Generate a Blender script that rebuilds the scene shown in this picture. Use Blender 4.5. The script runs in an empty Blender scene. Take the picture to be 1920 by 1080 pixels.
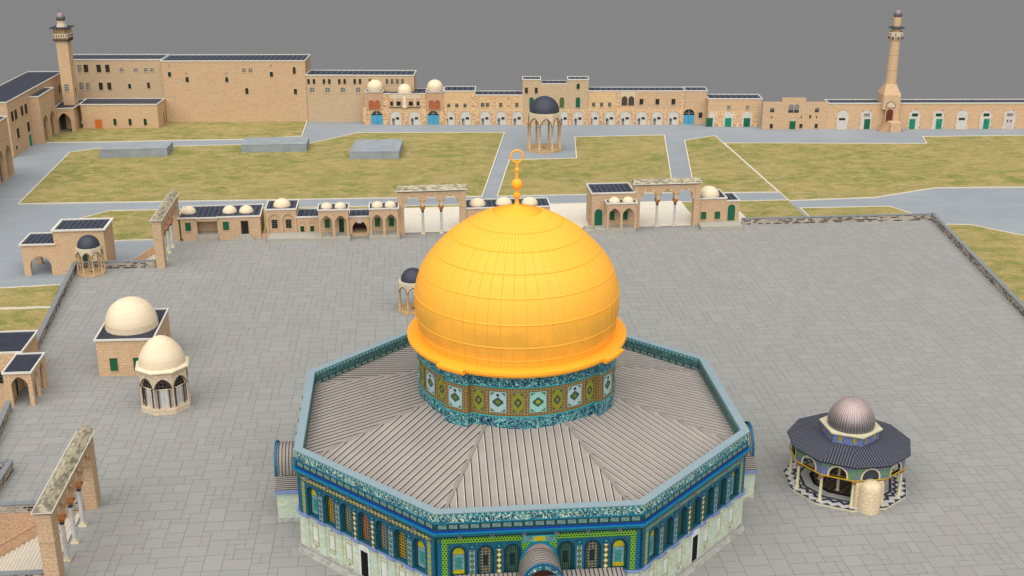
import bpy, math, random
from mathutils import Vector, Matrix
random.seed(7)
PI=math.pi
scn=bpy.context.scene
col=scn.collection
# ------------------------------------------------------------------ camera
CX,CY,CZ=-11.6597,-126.882,72.937
YAW=math.radians(5.00386); PIT=math.radians(20.0846); FPX=2256.15
cam=bpy.data.cameras.new('camera'); co=bpy.data.objects.new('camera',cam); col.objects.link(co)
co.location=(CX,CY,CZ); co.rotation_euler=(PI/2-PIT,0,-YAW)
cam.sensor_width=36; cam.lens=FPX/1920*36; cam.clip_end=2000; cam.clip_start=1
scn.camera=co
_fw=Vector((math.sin(YAW)*math.cos(PIT),math.cos(YAW)*math.cos(PIT),-math.sin(PIT)))
_rt=Vector((math.cos(YAW),-math.sin(YAW),0)); _up=_rt.cross(_fw); _C=Vector((CX,CY,CZ))
def ray(px,py): return _fw*FPX+_rt*(px-960)-_up*(py-540)
def at(px,py,z=-4.0):
    """survey point: where the photo point lies on the level z"""
    d=ray(px,py); return _C+d*((z-CZ)/d.z)
# ------------------------------------------------------------------ materials
def srgb(r,g,b):
    f=lambda c:(c/255/12.92) if c/255<=.04045 else ((c/255+.055)/1.055)**2.4
    return (f(r),f(g),f(b),1)
class G:
    def __init__(s,name,rough=.85,metal=0.0,spec=.3):
        s.mat=bpy.data.materials.new(name); s.mat.use_nodes=True
        s.nt=s.mat.node_tree; s.bsdf=s.nt.nodes['Principled BSDF']
        s.bsdf.inputs['Roughness'].default_value=rough; s.bsdf.inputs['Metallic'].default_value=metal
        s.bsdf.inputs['Specular IOR Level'].default_value=spec
        s._uv=None
    def put(s,inp,v):
        if hasattr(v,'is_output'): s.nt.links.new(v,inp)
        elif v is not None: inp.default_value=v
    def m(s,op,*a):
        n=s.nt.nodes.new('ShaderNodeMath'); n.operation=op
        for i,v in enumerate(a): s.put(n.inputs[i],v)
        return n.outputs[0]
    def uv(s):
        if s._uv is None:
            n=s.nt.nodes.new('ShaderNodeTexCoord'); p=s.nt.nodes.new('ShaderNodeSeparateXYZ')
            s.nt.links.new(n.outputs['UV'],p.inputs[0]); s._uv=(n.outputs['UV'],p.outputs[0],p.outputs[1]); s.obj=n.outputs['Object']
        return s._uv
    def vec(s,x,y,z=0.0):
        n=s.nt.nodes.new('ShaderNodeCombineXYZ')
        for i,v in enumerate((x,y,z)): s.put(n.inputs[i],v)
        return n.outputs[0]
    def noise(s,vec,scale,det=3,rough=.5,dist=0):
        n=s.nt.nodes.new('ShaderNodeTexNoise'); s.put(n.inputs['Vector'],vec)
        n.inputs['Scale'].default_value=scale; n.inputs['Detail'].default_value=det; n.inputs['Roughness'].default_value=rough; n.inputs['Distortion'].default_value=dist
        return n.outputs['Fac']
    def vor(s,vec,scale,rnd=1.0,out='Color',feat='F1'):
        n=s.nt.nodes.new('ShaderNodeTexVoronoi'); n.feature=feat; s.put(n.inputs['Vector'],vec)
        n.inputs['Scale'].default_value=scale; n.inputs['Randomness'].default_value=rnd
        return n.outputs[out]
    def brick(s,vec,c1,c2,cm,bw,rh,mort=.02,off=.5,bias=0):
        n=s.nt.nodes.new('ShaderNodeTexBrick'); s.put(n.inputs['Vector'],vec)
        for k,v in (('Color1',c1),('Color2',c2),('Mortar',cm),('Scale',1.0),('Brick Width',bw),('Row Height',rh),('Mortar Size',mort),('Mortar Smooth',.2),('Bias',bias)): s.put(n.inputs[k],v)
        n.offset=off
        return n.outputs['Color'],n.outputs['Fac']
    def mix(s,f,a,b,mode='MIX'):
        n=s.nt.nodes.new('ShaderNodeMix'); n.data_type='RGBA'; n.blend_type=mode
        s.put(n.inputs[0],f); s.put(n.inputs[6],a); s.put(n.inputs[7],b)
        return n.outputs[2]
    def ramp(s,f,lo,hi):
        n=s.nt.nodes.new('ShaderNodeMapRange'); s.put(n.inputs[0],f); n.inputs[1].default_value=lo; n.inputs[2].default_value=hi
        return n.outputs[0]
    def done(s,c,bump=None,bs=.3,bd=.05):
        s.put(s.bsdf.inputs['Base Color'],c)
        if bump is not None:
            n=s.nt.nodes.new('ShaderNodeBump'); n.inputs['Strength'].default_value=bs; n.inputs['Distance'].default_value=bd
            s.put(n.inputs['Height'],bump); s.nt.links.new(n.outputs[0],s.bsdf.inputs['Normal'])
        return s.mat
MT={}
def plain(name,rgb,rough=.8,var=.12,metal=0.0,sc=1.5):
    g=G(name,rough,metal); uv,u,v=g.uv(); c=srgb(*rgb)
    n=g.ramp(g.noise(g.obj,sc,4,.6),.3,.7)
    d=tuple(x*(1-var) for x in c[:3])+(1,); e=tuple(min(1,x*(1+var)) for x in c[:3])+(1,)
    MT[name]=g.done(g.mix(n,d,e)); return MT[name]
def stone(name,c1,c2,cm,bw=.95,rh=.42,mott=None,ms=.35,mort=.03):
    g=G(name,.9); uv,u,v=g.uv()
    c,f=g.brick(uv,srgb(*c1),srgb(*c2),srgb(*cm),bw,rh,mort)
    n=g.ramp(g.noise(uv,ms,5,.65),.42,.68)
    if mott: c=g.mix(g.m('MULTIPLY',n,.45),c,srgb(*mott))
    n2=g.noise(uv,3.5,4,.7)
    c=g.mix(g.ramp(n2,.35,.75),c,g.mix(.30,c,srgb(255,240,215)))
    n3=g.ramp(g.noise(g.vec(g.m('MULTIPLY',u,1.6),g.m('MULTIPLY',v,.25)),1.2,4,.7),.52,.8)
    c=g.mix(g.m('MULTIPLY',n3,.35),c,g.mix(.5,c,srgb(120,85,60)))
    MT[name]=g.done(c,f,.25,.02); return MT[name]
stone('stone_tan',(192,161,124),(180,147,110),(156,125,93),mott=(195,147,109))
stone('stone_warm',(198,165,126),(186,151,112),(158,127,94),mott=(201,153,113))
stone('stone_pink',(186,156,122),(176,144,110),(150,120,90),mott=(188,142,106))
stone('stone_grey',(185,159,125),(175,149,115),(153,127,99),mott=(178,145,112))
stone('stone_yellow',(208,173,125),(194,155,106),(168,133,96),1.1,.55,mott=(209,169,116))
stone('stone_orange',(188,147,114),(173,131,98),(146,107,79),.7,.3,mott=(199,149,113))
stone('cream_stone',(232,214,184),(228,209,177),(212,194,164),.02,.42,mott=(226,202,170),mort=.01)
stone('column_stone',(186,152,104),(172,138,92),(140,108,70),1.2,.9,mott=(140,104,64),ms=1.2)
stone('pale_carved',(206,190,164),(196,178,152),(160,140,116),.9,.5,mott=(170,148,124),ms=.8)
stone('niche_stone',(210,194,162),(198,180,148),(168,150,122),.6,.45,mott=(206,170,126),ms=.9)
stone('ramp_white',(206,200,186),(202,196,182),(192,186,172),2.0,.9,mott=(210,204,190))
# ablaq: pale stone with symmetrical red inlay
g=G('ablaq_stone'); uv,u,v=g.uv()
c,f=g.brick(uv,srgb(226,196,156),srgb(216,180,138),srgb(186,150,112),.8,.4,.03)
um=g.m('PINGPONG',u,1.3)
bl=g.m('GREATER_THAN',g.noise(g.vec(g.m('SNAP',um,.22),g.m('SNAP',v,.28)),3.4,1,.5),.54)
c=g.mix(g.m('MULTIPLY',bl,.62),c,srgb(140,70,44))
MT['ablaq_stone']=g.done(c,f,.2,.02)
# dark sheet roof, lit and shaded sides of its corrugation painted as stripes
def roofmat(name,pitch,dark=(34,40,54),light=(62,68,80),duty=.55,axis=0):
    g=G(name,.55); uv,u,v=g.uv(); t=u if axis==0 else v
    s_=g.m('FRACT',g.m('DIVIDE',t,pitch))
    e=g.m('GREATER_THAN',s_,duty)
    sm=g.ramp(g.m('ABSOLUTE',g.m('SUBTRACT',s_,.35)),.30,.12)
    c=g.mix(sm,srgb(*dark),srgb(*light))
    n=g.ramp(g.noise(uv,.8,4,.6),.3,.8)
    c=g.mix(g.m('MULTIPLY',n,.3),c,srgb(80,84,96))
    MT[name]=g.done(c,sm,.4,.08)
roofmat('roof_shade_stripes',1.0)
roofmat('roof_fine',.8,(36,40,52),(54,58,70))
roofmat('roof_rows',.45,(34,38,50),(46,52,66),axis=1)
roofmat('roof_chain',.34,(30,32,42),(92,94,106),axis=0)
roofmat('roof_far',1.6,(34,40,54),(64,70,84))
plain('roof_trim',(208,204,196),.7,.06)
plain('grey_rim',(132,152,160),.6,.05)
plain('slate_dome',(56,60,72),.5,.12)
plain('white_frame',(196,192,184),.7,.1)
plain('step_shade',(168,158,142),.85,.06)
plain('step_stone',(196,188,172),.85,.06)
plain('pale_frame',(204,178,142),.8,.1)
plain('grey_slab',(162,158,148),.85,.1)
plain('concrete',(140,147,152),.9,.12,sc=.4)
plain('kerb_stone',(206,198,182),.85,.1)
plain('dark_glass',(34,30,26),.35,.3)
plain('teal_glass',(22,44,44),.3,.3)
plain('grey_glass',(110,108,106),.4,.3,sc=3)
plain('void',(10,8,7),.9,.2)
plain('green_paint',(16,92,66),.5,.25,sc=2.5)
plain('bright_green',(30,128,98),.45,.3,sc=1.2)
plain('dark_green',(14,58,32),.5,.3,sc=3)
plain('olive_green',(70,98,44),.5,.2)
plain('orange_door',(196,106,46),.7,.15)
plain('blue_paint',(74,148,180),.6,.12)
plain('dark_column',(74,56,44),.6,.2)
plain('brown_wood',(96,48,30),.7,.25,sc=3)
plain('red_wood',(166,92,60),.7,.2,sc=3)
plain('white_marble',(188,186,182),.5,.14,sc=1.0)
plain('capital_stone',(170,110,66),.8,.35,sc=6)
plain('capital_gold',(176,128,52),.6,.2,sc=4)
plain('metal_grey',(130,134,140),.4,.15,metal=.5)
plain('sign_white',(190,178,172),.6,.1,sc=4)
plain('yellow_trim',(196,156,36),.6,.15)
plain('collar_stone',(196,190,158),.7,.14,sc=2)
plain('pipe_dark',(70,60,52),.7,.2)
# lead dome with fluting, grey
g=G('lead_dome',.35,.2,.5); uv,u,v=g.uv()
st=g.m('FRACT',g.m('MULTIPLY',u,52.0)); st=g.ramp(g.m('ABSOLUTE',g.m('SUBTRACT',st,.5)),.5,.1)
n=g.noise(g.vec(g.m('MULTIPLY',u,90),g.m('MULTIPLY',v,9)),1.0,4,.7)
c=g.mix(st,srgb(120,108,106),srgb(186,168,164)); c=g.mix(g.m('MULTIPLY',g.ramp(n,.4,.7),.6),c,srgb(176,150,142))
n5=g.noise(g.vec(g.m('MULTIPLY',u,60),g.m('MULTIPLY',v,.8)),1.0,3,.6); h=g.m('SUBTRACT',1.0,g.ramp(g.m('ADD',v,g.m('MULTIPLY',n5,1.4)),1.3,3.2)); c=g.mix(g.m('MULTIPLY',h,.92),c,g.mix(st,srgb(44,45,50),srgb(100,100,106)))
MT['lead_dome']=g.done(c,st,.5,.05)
# grey roof of the shrine
g=G('roof_lead',.6); uv,u,v=g.uv()
n=g.ramp(g.noise(g.obj,.35,5,.65),.3,.7); n2=g.noise(uv,.9,3)
c=g.mix(n,srgb(142,134,128),srgb(156,149,142)); c=g.mix(g.m('MULTIPLY',g.ramp(n2,.45,.7),.25),c,srgb(134,128,124))
MT['roof_lead']=g.done(c)
plain('seam_highlight',(186,180,174),.5,.08); plain('seam_dark',(58,50,46),.8,.1)  # standing seams: highlight and dark side painted as two strips
plain('hip_lead',(136,128,122),.7,.08)
# gold
g=G('gold_leaf',.6,0.0,.3); uv,u,v=g.uv()
n=g.noise(g.vec(g.m('MULTIPLY',u,2.0),g.m('MULTIPLY',v,9.0)),1.6,5,.7)
c=g.mix(g.ramp(n,.35,.7),(.99,.43,.035,1),(1.0,.485,.06,1))
c=g.mix(g.m('MULTIPLY',g.ramp(g.noise(g.obj,.22,3),.4,.75),.35),c,(.93,.46,.075,1))
z_=g.m('MULTIPLY',g.ramp(v,22.0,22.8),g.ramp(v,26.6,25.2)); c=g.mix(g.m('MULTIPLY',g.m('MULTIPLY',z_,g.ramp(g.noise(g.obj,.35,4,.6),.3,.6)),.55),c,(.60,.34,.05,1))
MT['gold_leaf']=g.done(c,n,.12,.03)
plain('gold_seam',(250,176,52),.5,.03); plain('gold_joint',(240,160,46),.7,.04)
g=G('gold_plain',.55,0.0,.3); MT['gold_plain']=g.done((1.0,.43,.03,1))
# paving
g=G('paving_slab',.85); uv,u,v=g.uv()
at_=g.nt.nodes.new('ShaderNodeAttribute'); at_.attribute_name='tone'
n=g.noise(g.obj,2.2,5,.7); n2=g.ramp(g.noise(g.obj,.045,3,.5),.3,.7)
c=g.mix(g.m('MULTIPLY',g.ramp(n,.3,.7),.25),at_.outputs['Color'],srgb(120,117,112))
c=g.mix(g.m('MULTIPLY',n2,.22),c,srgb(138,137,135))
MT['paving_slab']=g.done(c,n,.1,.02)
plain('paving_joint',(100,97,93),.95,.08)
# asphalt / plain grey stone
g=G('asphalt',.9); uv,u,v=g.uv()
n=g.ramp(g.noise(g.obj,.06,5,.6),.3,.7); n2=g.noise(g.obj,1.3,5,.7); n3=g.noise(g.vec(g.m('MULTIPLY',u,.05),g.m('MULTIPLY',v,.5)),1.0,3)
c=g.mix(n,srgb(132,138,144),srgb(144,150,156)); c=g.mix(g.m('MULTIPLY',g.ramp(n2,.35,.7),.25),c,srgb(152,157,162)); c=g.mix(g.m('MULTIPLY',g.ramp(n3,.45,.7),.3),c,srgb(124,129,134))
MT['asphalt']=g.done(c,n2,.15,.02)
# grass
g=G('grass_turf',1.0,0,.1); uv,u,v=g.uv()
w=g.vec(g.m('MULTIPLY',u,.55),g.m('MULTIPLY',v,.8))
a=g.ramp(g.noise(g.vec(g.m('MULTIPLY',u,.045),g.m('MULTIPLY',v,.075)),1.0,5,.7,.8),.42,.62)
b=g.ramp(g.noise(w,.42,6,.75,.6),.41,.60)
d=g.ramp(g.noise(w,1.5,5,.75),.40,.64)
c=g.mix(b,srgb(108,114,58),srgb(172,148,106)); c=g.mix(g.m('MULTIPLY',a,.6),c,srgb(176,150,108)); a2=g.ramp(g.noise(g.vec(g.m('ADD',g.m('MULTIPLY',u,.06),9.0),g.m('MULTIPLY',v,.10)),1.0,5,.7,.8),.50,.66); c=g.mix(g.m('MULTIPLY',a2,.5),c,srgb(112,120,56))
c=g.mix(g.m('MULTIPLY',d,.55),c,srgb(130,134,70)); e=g.ramp(g.noise(w,3.2,3,.7),.54,.66)
c=g.mix(g.m('MULTIPLY',e,.5),c,srgb(186,168,124)); k=g.ramp(g.noise(g.vec(g.m('ADD',u,40),v),2.2,3,.7),.54,.66)
c=g.mix(g.m('MULTIPLY',k,.45),c,srgb(102,106,46))
MT['grass_turf']=g.done(c,d,.5,.1)
# boundary wall masonry
g=G('rubble_wall',.9); uv,u,v=g.uv()
nb=g.brick(uv,srgb(176,166,152),srgb(136,124,110),srgb(188,180,168),.8,.33,.035)
iu=g.m('FLOOR',g.m('DIVIDE',g.m('ADD',u,g.m('MULTIPLY',g.m('FLOOR',g.m('DIVIDE',v,.33)),.4)),.8)); iv=g.m('FLOOR',g.m('DIVIDE',v,.33))
wn=g.nt.nodes.new('ShaderNodeTexWhiteNoise'); wn.noise_dimensions='2D'; g.put(wn.inputs['Vector'],g.vec(iu,iv))
c=g.mix(g.m('MULTIPLY',g.m('GREATER_THAN',wn.outputs['Value'],.60),g.m('SUBTRACT',1.0,nb[1])),nb[0],srgb(36,32,32))
c=g.mix(g.m('MULTIPLY',g.ramp(g.noise(uv,3,4,.7),.4,.7),.2),c,srgb(150,134,114))
MT['rubble_wall']=g.done(c,nb[1],.3,.03)
plain('coping',(122,126,130),.85,.12)
# mottled coping of the arcades
g=G('mottled_coping',.9); uv,u,v=g.uv()
n=g.ramp(g.noise(g.vec(g.m('MULTIPLY',u,.45),g.m('MULTIPLY',v,1.0)),1.5,4,.7,.4),.47,.56)
c=g.mix(n,srgb(172,162,138),srgb(112,106,92)); c=g.mix(g.ramp(g.noise(uv,4,3),.4,.7),c,g.mix(.3,c,srgb(190,180,150)))
MT['mottled_coping']=g.done(c,n,.2,.05)
# --- tilework
NAVY=srgb(14,36,70); TEAL=srgb(20,80,96); TURQ=srgb(30,126,140); WHITE=srgb(176,206,204); BLUE=srgb(20,72,130)
def script_mat(name,bg,ink,ink2,sc=1.0):
    g=G(name,.45,0,.5); uv,u,v=g.uv()
    w=g.vec(g.m('MULTIPLY',u,sc),g.m('MULTIPLY',v,sc))
    n=g.noise(w,3.0,2,.5,1.3); r1=g.m('LESS_THAN',g.m('ABSOLUTE',g.m('SUBTRACT',n,.5)),.026)
    n_=g.noise(g.vec(g.m('MULTIPLY',u,5.2*sc),g.m('ADD',g.m('MULTIPLY',v,.7*sc),9.0)),1.0,1,.5); r2=g.m('LESS_THAN',g.m('ABSOLUTE',g.m('SUBTRACT',n_,.52)),.02)
    n3=g.noise(g.vec(g.m('ADD',u,31.0),v),4.6*sc,2,.5,.6); r3=g.m('LESS_THAN',g.m('ABSOLUTE',g.m('SUBTRACT',n3,.5)),.02)
    bgm=g.mix(g.ramp(g.noise(w,1.4,3),.42,.6),bg,TEAL)
    c=g.mix(g.m('MULTIPLY',r3,.8),bgm,ink2); c=g.mix(r2,c,ink2); c=g.mix(r1,c,ink)
    MT[name]=g.done(c)
script_mat('tile_script',NAVY,srgb(206,222,196),srgb(64,150,156),.6)
script_mat('tile_script_drum',NAVY,srgb(140,196,190),srgb(44,130,142),.55)
script_mat('tile_script_inner',srgb(14,58,62),srgb(110,140,120),srgb(30,100,100))
g=G('tile_frieze',.45,0,.5); uv,u,v=g.uv()
s1=g.m('PINGPONG',u,.28); d=g.m('LESS_THAN',g.m('ADD',s1,g.m('MULTIPLY',g.m('FRACT',g.m('MULTIPLY',v,2.9)),.2)),.17)
yel=g.ramp(g.noise(g.vec(u,0.0),.12,2),.48,.56); c=g.mix(d,TURQ,g.mix(yel,srgb(150,190,190),srgb(190,180,90)))
MT['tile_frieze']=g.done(c)
g=G('tile_blocks',.5,0,.4); uv,u,v=g.uv()
n=g.noise(uv,7,2,.6,1.0); c=g.mix(g.m('GREATER_THAN',n,.5),srgb(88,112,108),srgb(120,146,142))
MT['tile_blocks']=g.done(c)
plain('tile_dark',(24,64,66),.5,.35,sc=5); plain('tile_blue',(20,86,122),.4,.3,sc=4); plain('tile_turq',(20,116,142),.35,.15,sc=3)
plain('tile_royal',(24,62,150),.4,.25,sc=5); plain('tile_lav',(122,138,184),.5,.15); plain('tile_aqua',(40,158,164),.4,.15,sc=3)
g=G('tile_ground',.45,0,.5); uv,u,v=g.uv()
n=g.noise(uv,5.0,2,.6,1.2); n2=g.vor(uv,3.2,.3,'Distance')
c=g.mix(g.m('GREATER_THAN',n,.53),srgb(20,78,104),srgb(34,98,92)); c=g.mix(g.m('LESS_THAN',n2,.10),c,srgb(110,150,140))
MT['tile_ground']=g.done(c)
g=G('tile_hex',.45,0,.5); uv,u,v=g.uv()
p=.30; row=g.m('FLOOR',g.m('DIVIDE',v,p*.866)); uu=g.m('ADD',u,g.m('MULTIPLY',g.m('MODULO',g.m('ABSOLUTE',row),2.0),p/2))
fx=g.m('SUBTRACT',g.m('FRACT',g.m('DIVIDE',uu,p)),.5); fy=g.m('SUBTRACT',g.m('FRACT',g.m('DIVIDE',v,p*.866)),.5)
rr=g.m('SQRT',g.m('ADD',g.m('MULTIPLY',fx,fx),g.m('MULTIPLY',fy,fy)))
c=g.mix(g.m('LESS_THAN',rr,.33),srgb(112,168,44),srgb(14,34,22))
MT['tile_hex']=g.done(c)
def diamond_mat(name,bg,dia,core,p=.62,hw=.26):
    g=G(name,.45,0,.5); uv,u,v=g.uv()
    fv=g.m('ABSOLUTE',g.m('SUBTRACT',g.m('FRACT',g.m('DIVIDE',v,p)),.5)); au=g.m('DIVIDE',g.m('ABSOLUTE',u),hw)
    s_=g.m('ADD',g.m('MULTIPLY',fv,2.0),au)
    c=g.mix(g.m('LESS_THAN',s_,.95),bg,dia); c=g.mix(g.m('LESS_THAN',s_,.40),c,core)
    MT[name]=g.done(c)
diamond_mat('tile_diamond_green',srgb(124,150,152),srgb(52,72,40),srgb(116,120,60))
diamond_mat('tile_diamond_cream',srgb(56,70,40),srgb(190,176,110),srgb(226,216,166))
diamond_mat('tile_diamond_yellow',srgb(96,130,110),srgb(172,166,30),srgb(110,96,30))
g=G('tile_diamond_row',.45,0,.5); uv,u,v=g.uv()
fv=g.m('ABSOLUTE',g.m('SUBTRACT',g.m('FRACT',g.m('DIVIDE',u,.52)),.5)); au=g.m('DIVIDE',g.m('ABSOLUTE',v),.27); s_=g.m('ADD',g.m('MULTIPLY',fv,2.0),au)
c=g.mix(g.m('LESS_THAN',s_,.95),srgb(64,74,44),srgb(186,174,112)); c=g.mix(g.m('LESS_THAN',s_,.4),c,srgb(130,118,66)); MT['tile_diamond_row']=g.done(c)
def grille_mat(name,bar,hole,p=.34,bw=.40,ang=0):
    g=G(name,.6); uv,u,v=g.uv()
    a=g.m('LESS_THAN',g.m('FRACT',g.m('DIVIDE',u,p)),bw); b=g.m('LESS_THAN',g.m('FRACT',g.m('DIVIDE',v,p)),bw)
    n=g.ramp(g.noise(uv,1.5,3),.35,.7); f=g.m('MAXIMUM',a,b)
    c=g.mix(f,hole,g.mix(g.m('MULTIPLY',n,.4),bar,hole)); MT[name]=g.done(c,f,.4,.04)
grille_mat('grille_yellow',srgb(172,136,26),srgb(26,34,26)); grille_mat('grille_grey',srgb(134,128,104),srgb(20,40,50)); grille_mat('grille_rust',srgb(164,104,66),srgb(40,30,30))
grille_mat('grille_blue',srgb(70,110,90),srgb(10,26,40),.2,.35); grille_mat('iron_bars',srgb(104,100,88),srgb(10,8,8),.5,.16); grille_mat('shutter_green',srgb(12,66,40),srgb(24,92,58),.45,.12)
grille_mat('shutter_dark',srgb(36,30,22),srgb(48,40,30),.4,.2); grille_mat('paned_grey',srgb(170,164,156),srgb(92,86,78),.7,.28); grille_mat('paned_teal',srgb(150,150,140),srgb(28,40,44),.8,.15)
g=G('tile_medallion',.45,0,.5); uv,u,v=g.uv()   # blind arch filling, local uv in metres from centre
n=g.noise(uv,6,2,.6,1.0); base=g.mix(g.m('GREATER_THAN',n,.5),srgb(96,134,150),srgb(122,160,166))
au=g.m('ABSOLUTE',u); av=g.m('ABSOLUTE',v)
inn=g.m('MULTIPLY',g.m('LESS_THAN',au,.36),g.m('LESS_THAN',av,.75)); c=g.mix(inn,base,g.mix(g.m('GREATER_THAN',n,.52),srgb(44,112,104),srgb(70,150,140)))
c=g.mix(g.m('GREATER_THAN',au,.62),c,srgb(60,106,120)); MT['tile_medallion']=g.done(c)
plain('tile_lunette',(176,166,30),.5,.3,sc=5)
# drum tile panels: uv local -1..1
def panel_mat(name,bg,bg2,med,core,corner):
    g=G(name,.45,0,.5); uv,u,v=g.uv()
    su=g.m('SNAP',g.m('ADD',g.m('ABSOLUTE',u),.06),.17); sv=g.m('SNAP',g.m('ADD',g.m('ABSOLUTE',v),.05),.10)
    n=g.noise(uv,9,2,.6); c=g.mix(g.m('GREATER_THAN',n,.52),bg,bg2)
    s_=g.m('ADD',g.m('DIVIDE',su,.66),g.m('DIVIDE',sv,.50)); c=g.mix(g.m('LESS_THAN',s_,1.0),c,med); c=g.mix(g.m('LESS_THAN',g.m('ADD',g.m('MULTIPLY',u,u),g.m('MULTIPLY',g.m('MULTIPLY',v,v),2.2)),.07),c,core)
    e=g.m('ADD',g.m('DIVIDE',g.m('SUBTRACT',.85,su),.52),g.m('DIVIDE',g.m('SUBTRACT',.9,sv),.42)); c=g.mix(g.m('MULTIPLY',g.m('LESS_THAN',e,1.0),g.m('MULTIPLY',g.m('LESS_THAN',g.m('ABSOLUTE',u),.84),g.m('LESS_THAN',g.m('ABSOLUTE',v),.88))),c,corner)
    ed=g.m('MAXIMUM',g.m('ABSOLUTE',u),g.m('ABSOLUTE',v)); c=g.mix(g.m('GREATER_THAN',ed,.95),c,srgb(96,110,110))
    MT[name]=g.done(c)
panel_mat('panel_white',srgb(170,192,192),srgb(142,170,176),srgb(38,78,64),srgb(110,110,36),srgb(66,104,66))
panel_mat('panel_aqua',srgb(150,196,184),srgb(126,176,170),srgb(34,88,58),srgb(150,150,34),srgb(58,110,62))
panel_mat('panel_yellow',srgb(128,126,30),srgb(140,134,40),srgb(20,72,58),srgb(150,110,60),srgb(16,66,50))
g=G('tile_ochre',.5,0,.4); uv,u,v=g.uv()
a=g.m('PINGPONG',u,.17); b=g.m('PINGPONG',v,.17); d=g.m('GREATER_THAN',g.m('ADD',a,b),.2); n=g.noise(uv,8,2)
c=g.mix(d,srgb(118,92,50),srgb(156,136,84)); c=g.mix(g.m('GREATER_THAN',n,.6),c,srgb(96,70,40)); MT['tile_ochre']=g.done(c)
# marble cladding
g=G('marble_clad',.5,0,.4); uv,u,v=g.uv()
n=g.noise(g.vec(g.m('MULTIPLY',u,.5),g.m('MULTIPLY',v,.9)),1.2,6,.7,1.6); n2=g.ramp(g.noise(uv,.6,5,.7,.8),.4,.65)
c=g.mix(g.ramp(n,.35,.65),srgb(164,182,160),srgb(208,216,202)); c=g.mix(g.m('MULTIPLY',n2,.45),c,srgb(214,210,168)); vein=g.m('LESS_THAN',g.m('ABSOLUTE',g.m('SUBTRACT',n,.5)),.010)
c=g.mix(g.m('MULTIPLY',vein,.5),c,srgb(126,112,60)); b2=g.ramp(g.noise(g.vec(g.m('ADD',u,17.0),v),.5,4,.6),.5,.62); c=g.mix(g.m('MULTIPLY',b2,.45),c,srgb(176,204,208))
MT['marble_clad']=g.done(c,n,.1,.02)
plain('marble_line',(150,126,64),.6,.2,sc=4); plain('marble_pale',(206,212,204),.5,.15,sc=2)
g=G('plinth_stone',.7); uv,u,v=g.uv(); n=g.noise(uv,1.2,5,.7,.5); c=g.mix(g.ramp(n,.35,.7),srgb(140,136,132),srgb(188,188,180)); c=g.mix(g.m('GREATER_THAN',g.noise(uv,2.4,3),.68),c,srgb(84,74,66)); MT['plinth_stone']=g.done(c,n,.2,.03)
# chain dome tiles / floor
g=G('tile_chain',.5,0,.4); uv,u,v=g.uv(); n=g.vor(uv,4.5,.25,'Distance'); n2=g.ramp(g.noise(uv,.6,2),.48,.54)
c=g.mix(n2,srgb(92,104,150),srgb(84,128,96)); c=g.mix(g.m('LESS_THAN',n,.09),c,srgb(180,190,200)); c=g.mix(g.m('GREATER_THAN',g.noise(uv,5,2),.60),c,srgb(150,140,52)); MT['tile_chain']=g.done(c)
g=G('tile_chain_drum',.5,0,.4); uv,u,v=g.uv(); c=g.mix(g.m('GREATER_THAN',g.noise(uv,7,2,.6,1),.52),srgb(88,98,148),srgb(120,134,170))
fu=g.m('ABSOLUTE',g.m('SUBTRACT',g.m('FRACT',g.m('DIVIDE',u,1.65)),.5)); fv=g.m('ABSOLUTE',g.m('SUBTRACT',v,7.05)); k=g.m('MULTIPLY',g.m('LESS_THAN',fu,.13),g.m('LESS_THAN',fv,.33)); c=g.mix(k,c,srgb(158,140,40)); MT['tile_chain_drum']=g.done(c)
g=G('zigzag_floor',.5,0,.4); uv,u,v=g.uv()
zz=g.m('FRACT',g.m('DIVIDE',g.m('ADD',v,g.m('PINGPONG',u,.62)),1.5)); c=g.mix(g.m('LESS_THAN',zz,.42),srgb(196,192,188),srgb(48,54,76)); pat=g.ramp(g.noise(uv,.35,2),.52,.56)
c=g.mix(g.m('MULTIPLY',g.m('GREATER_THAN',zz,.66),pat),c,srgb(178,136,104)); MT['zigzag_floor']=g.done(c)
g=G('inner_floor',.5,0,.4); uv,u,v=g.uv(); au=g.m('ABSOLUTE',u); av=g.m('ABSOLUTE',v); q=g.m('FRACT',g.m('MULTIPLY',g.m('ADD',au,av),1.3)); q2=g.m('FRACT',g.m('MULTIPLY',g.m('SUBTRACT',au,av),.9))
c=g.mix(g.m('LESS_THAN',q,.3),srgb(60,50,44),srgb(150,124,86)); c=g.mix(g.m('LESS_THAN',q2,.2),c,srgb(24,24,28)); MT['inner_floor']=g.done(c)
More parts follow.
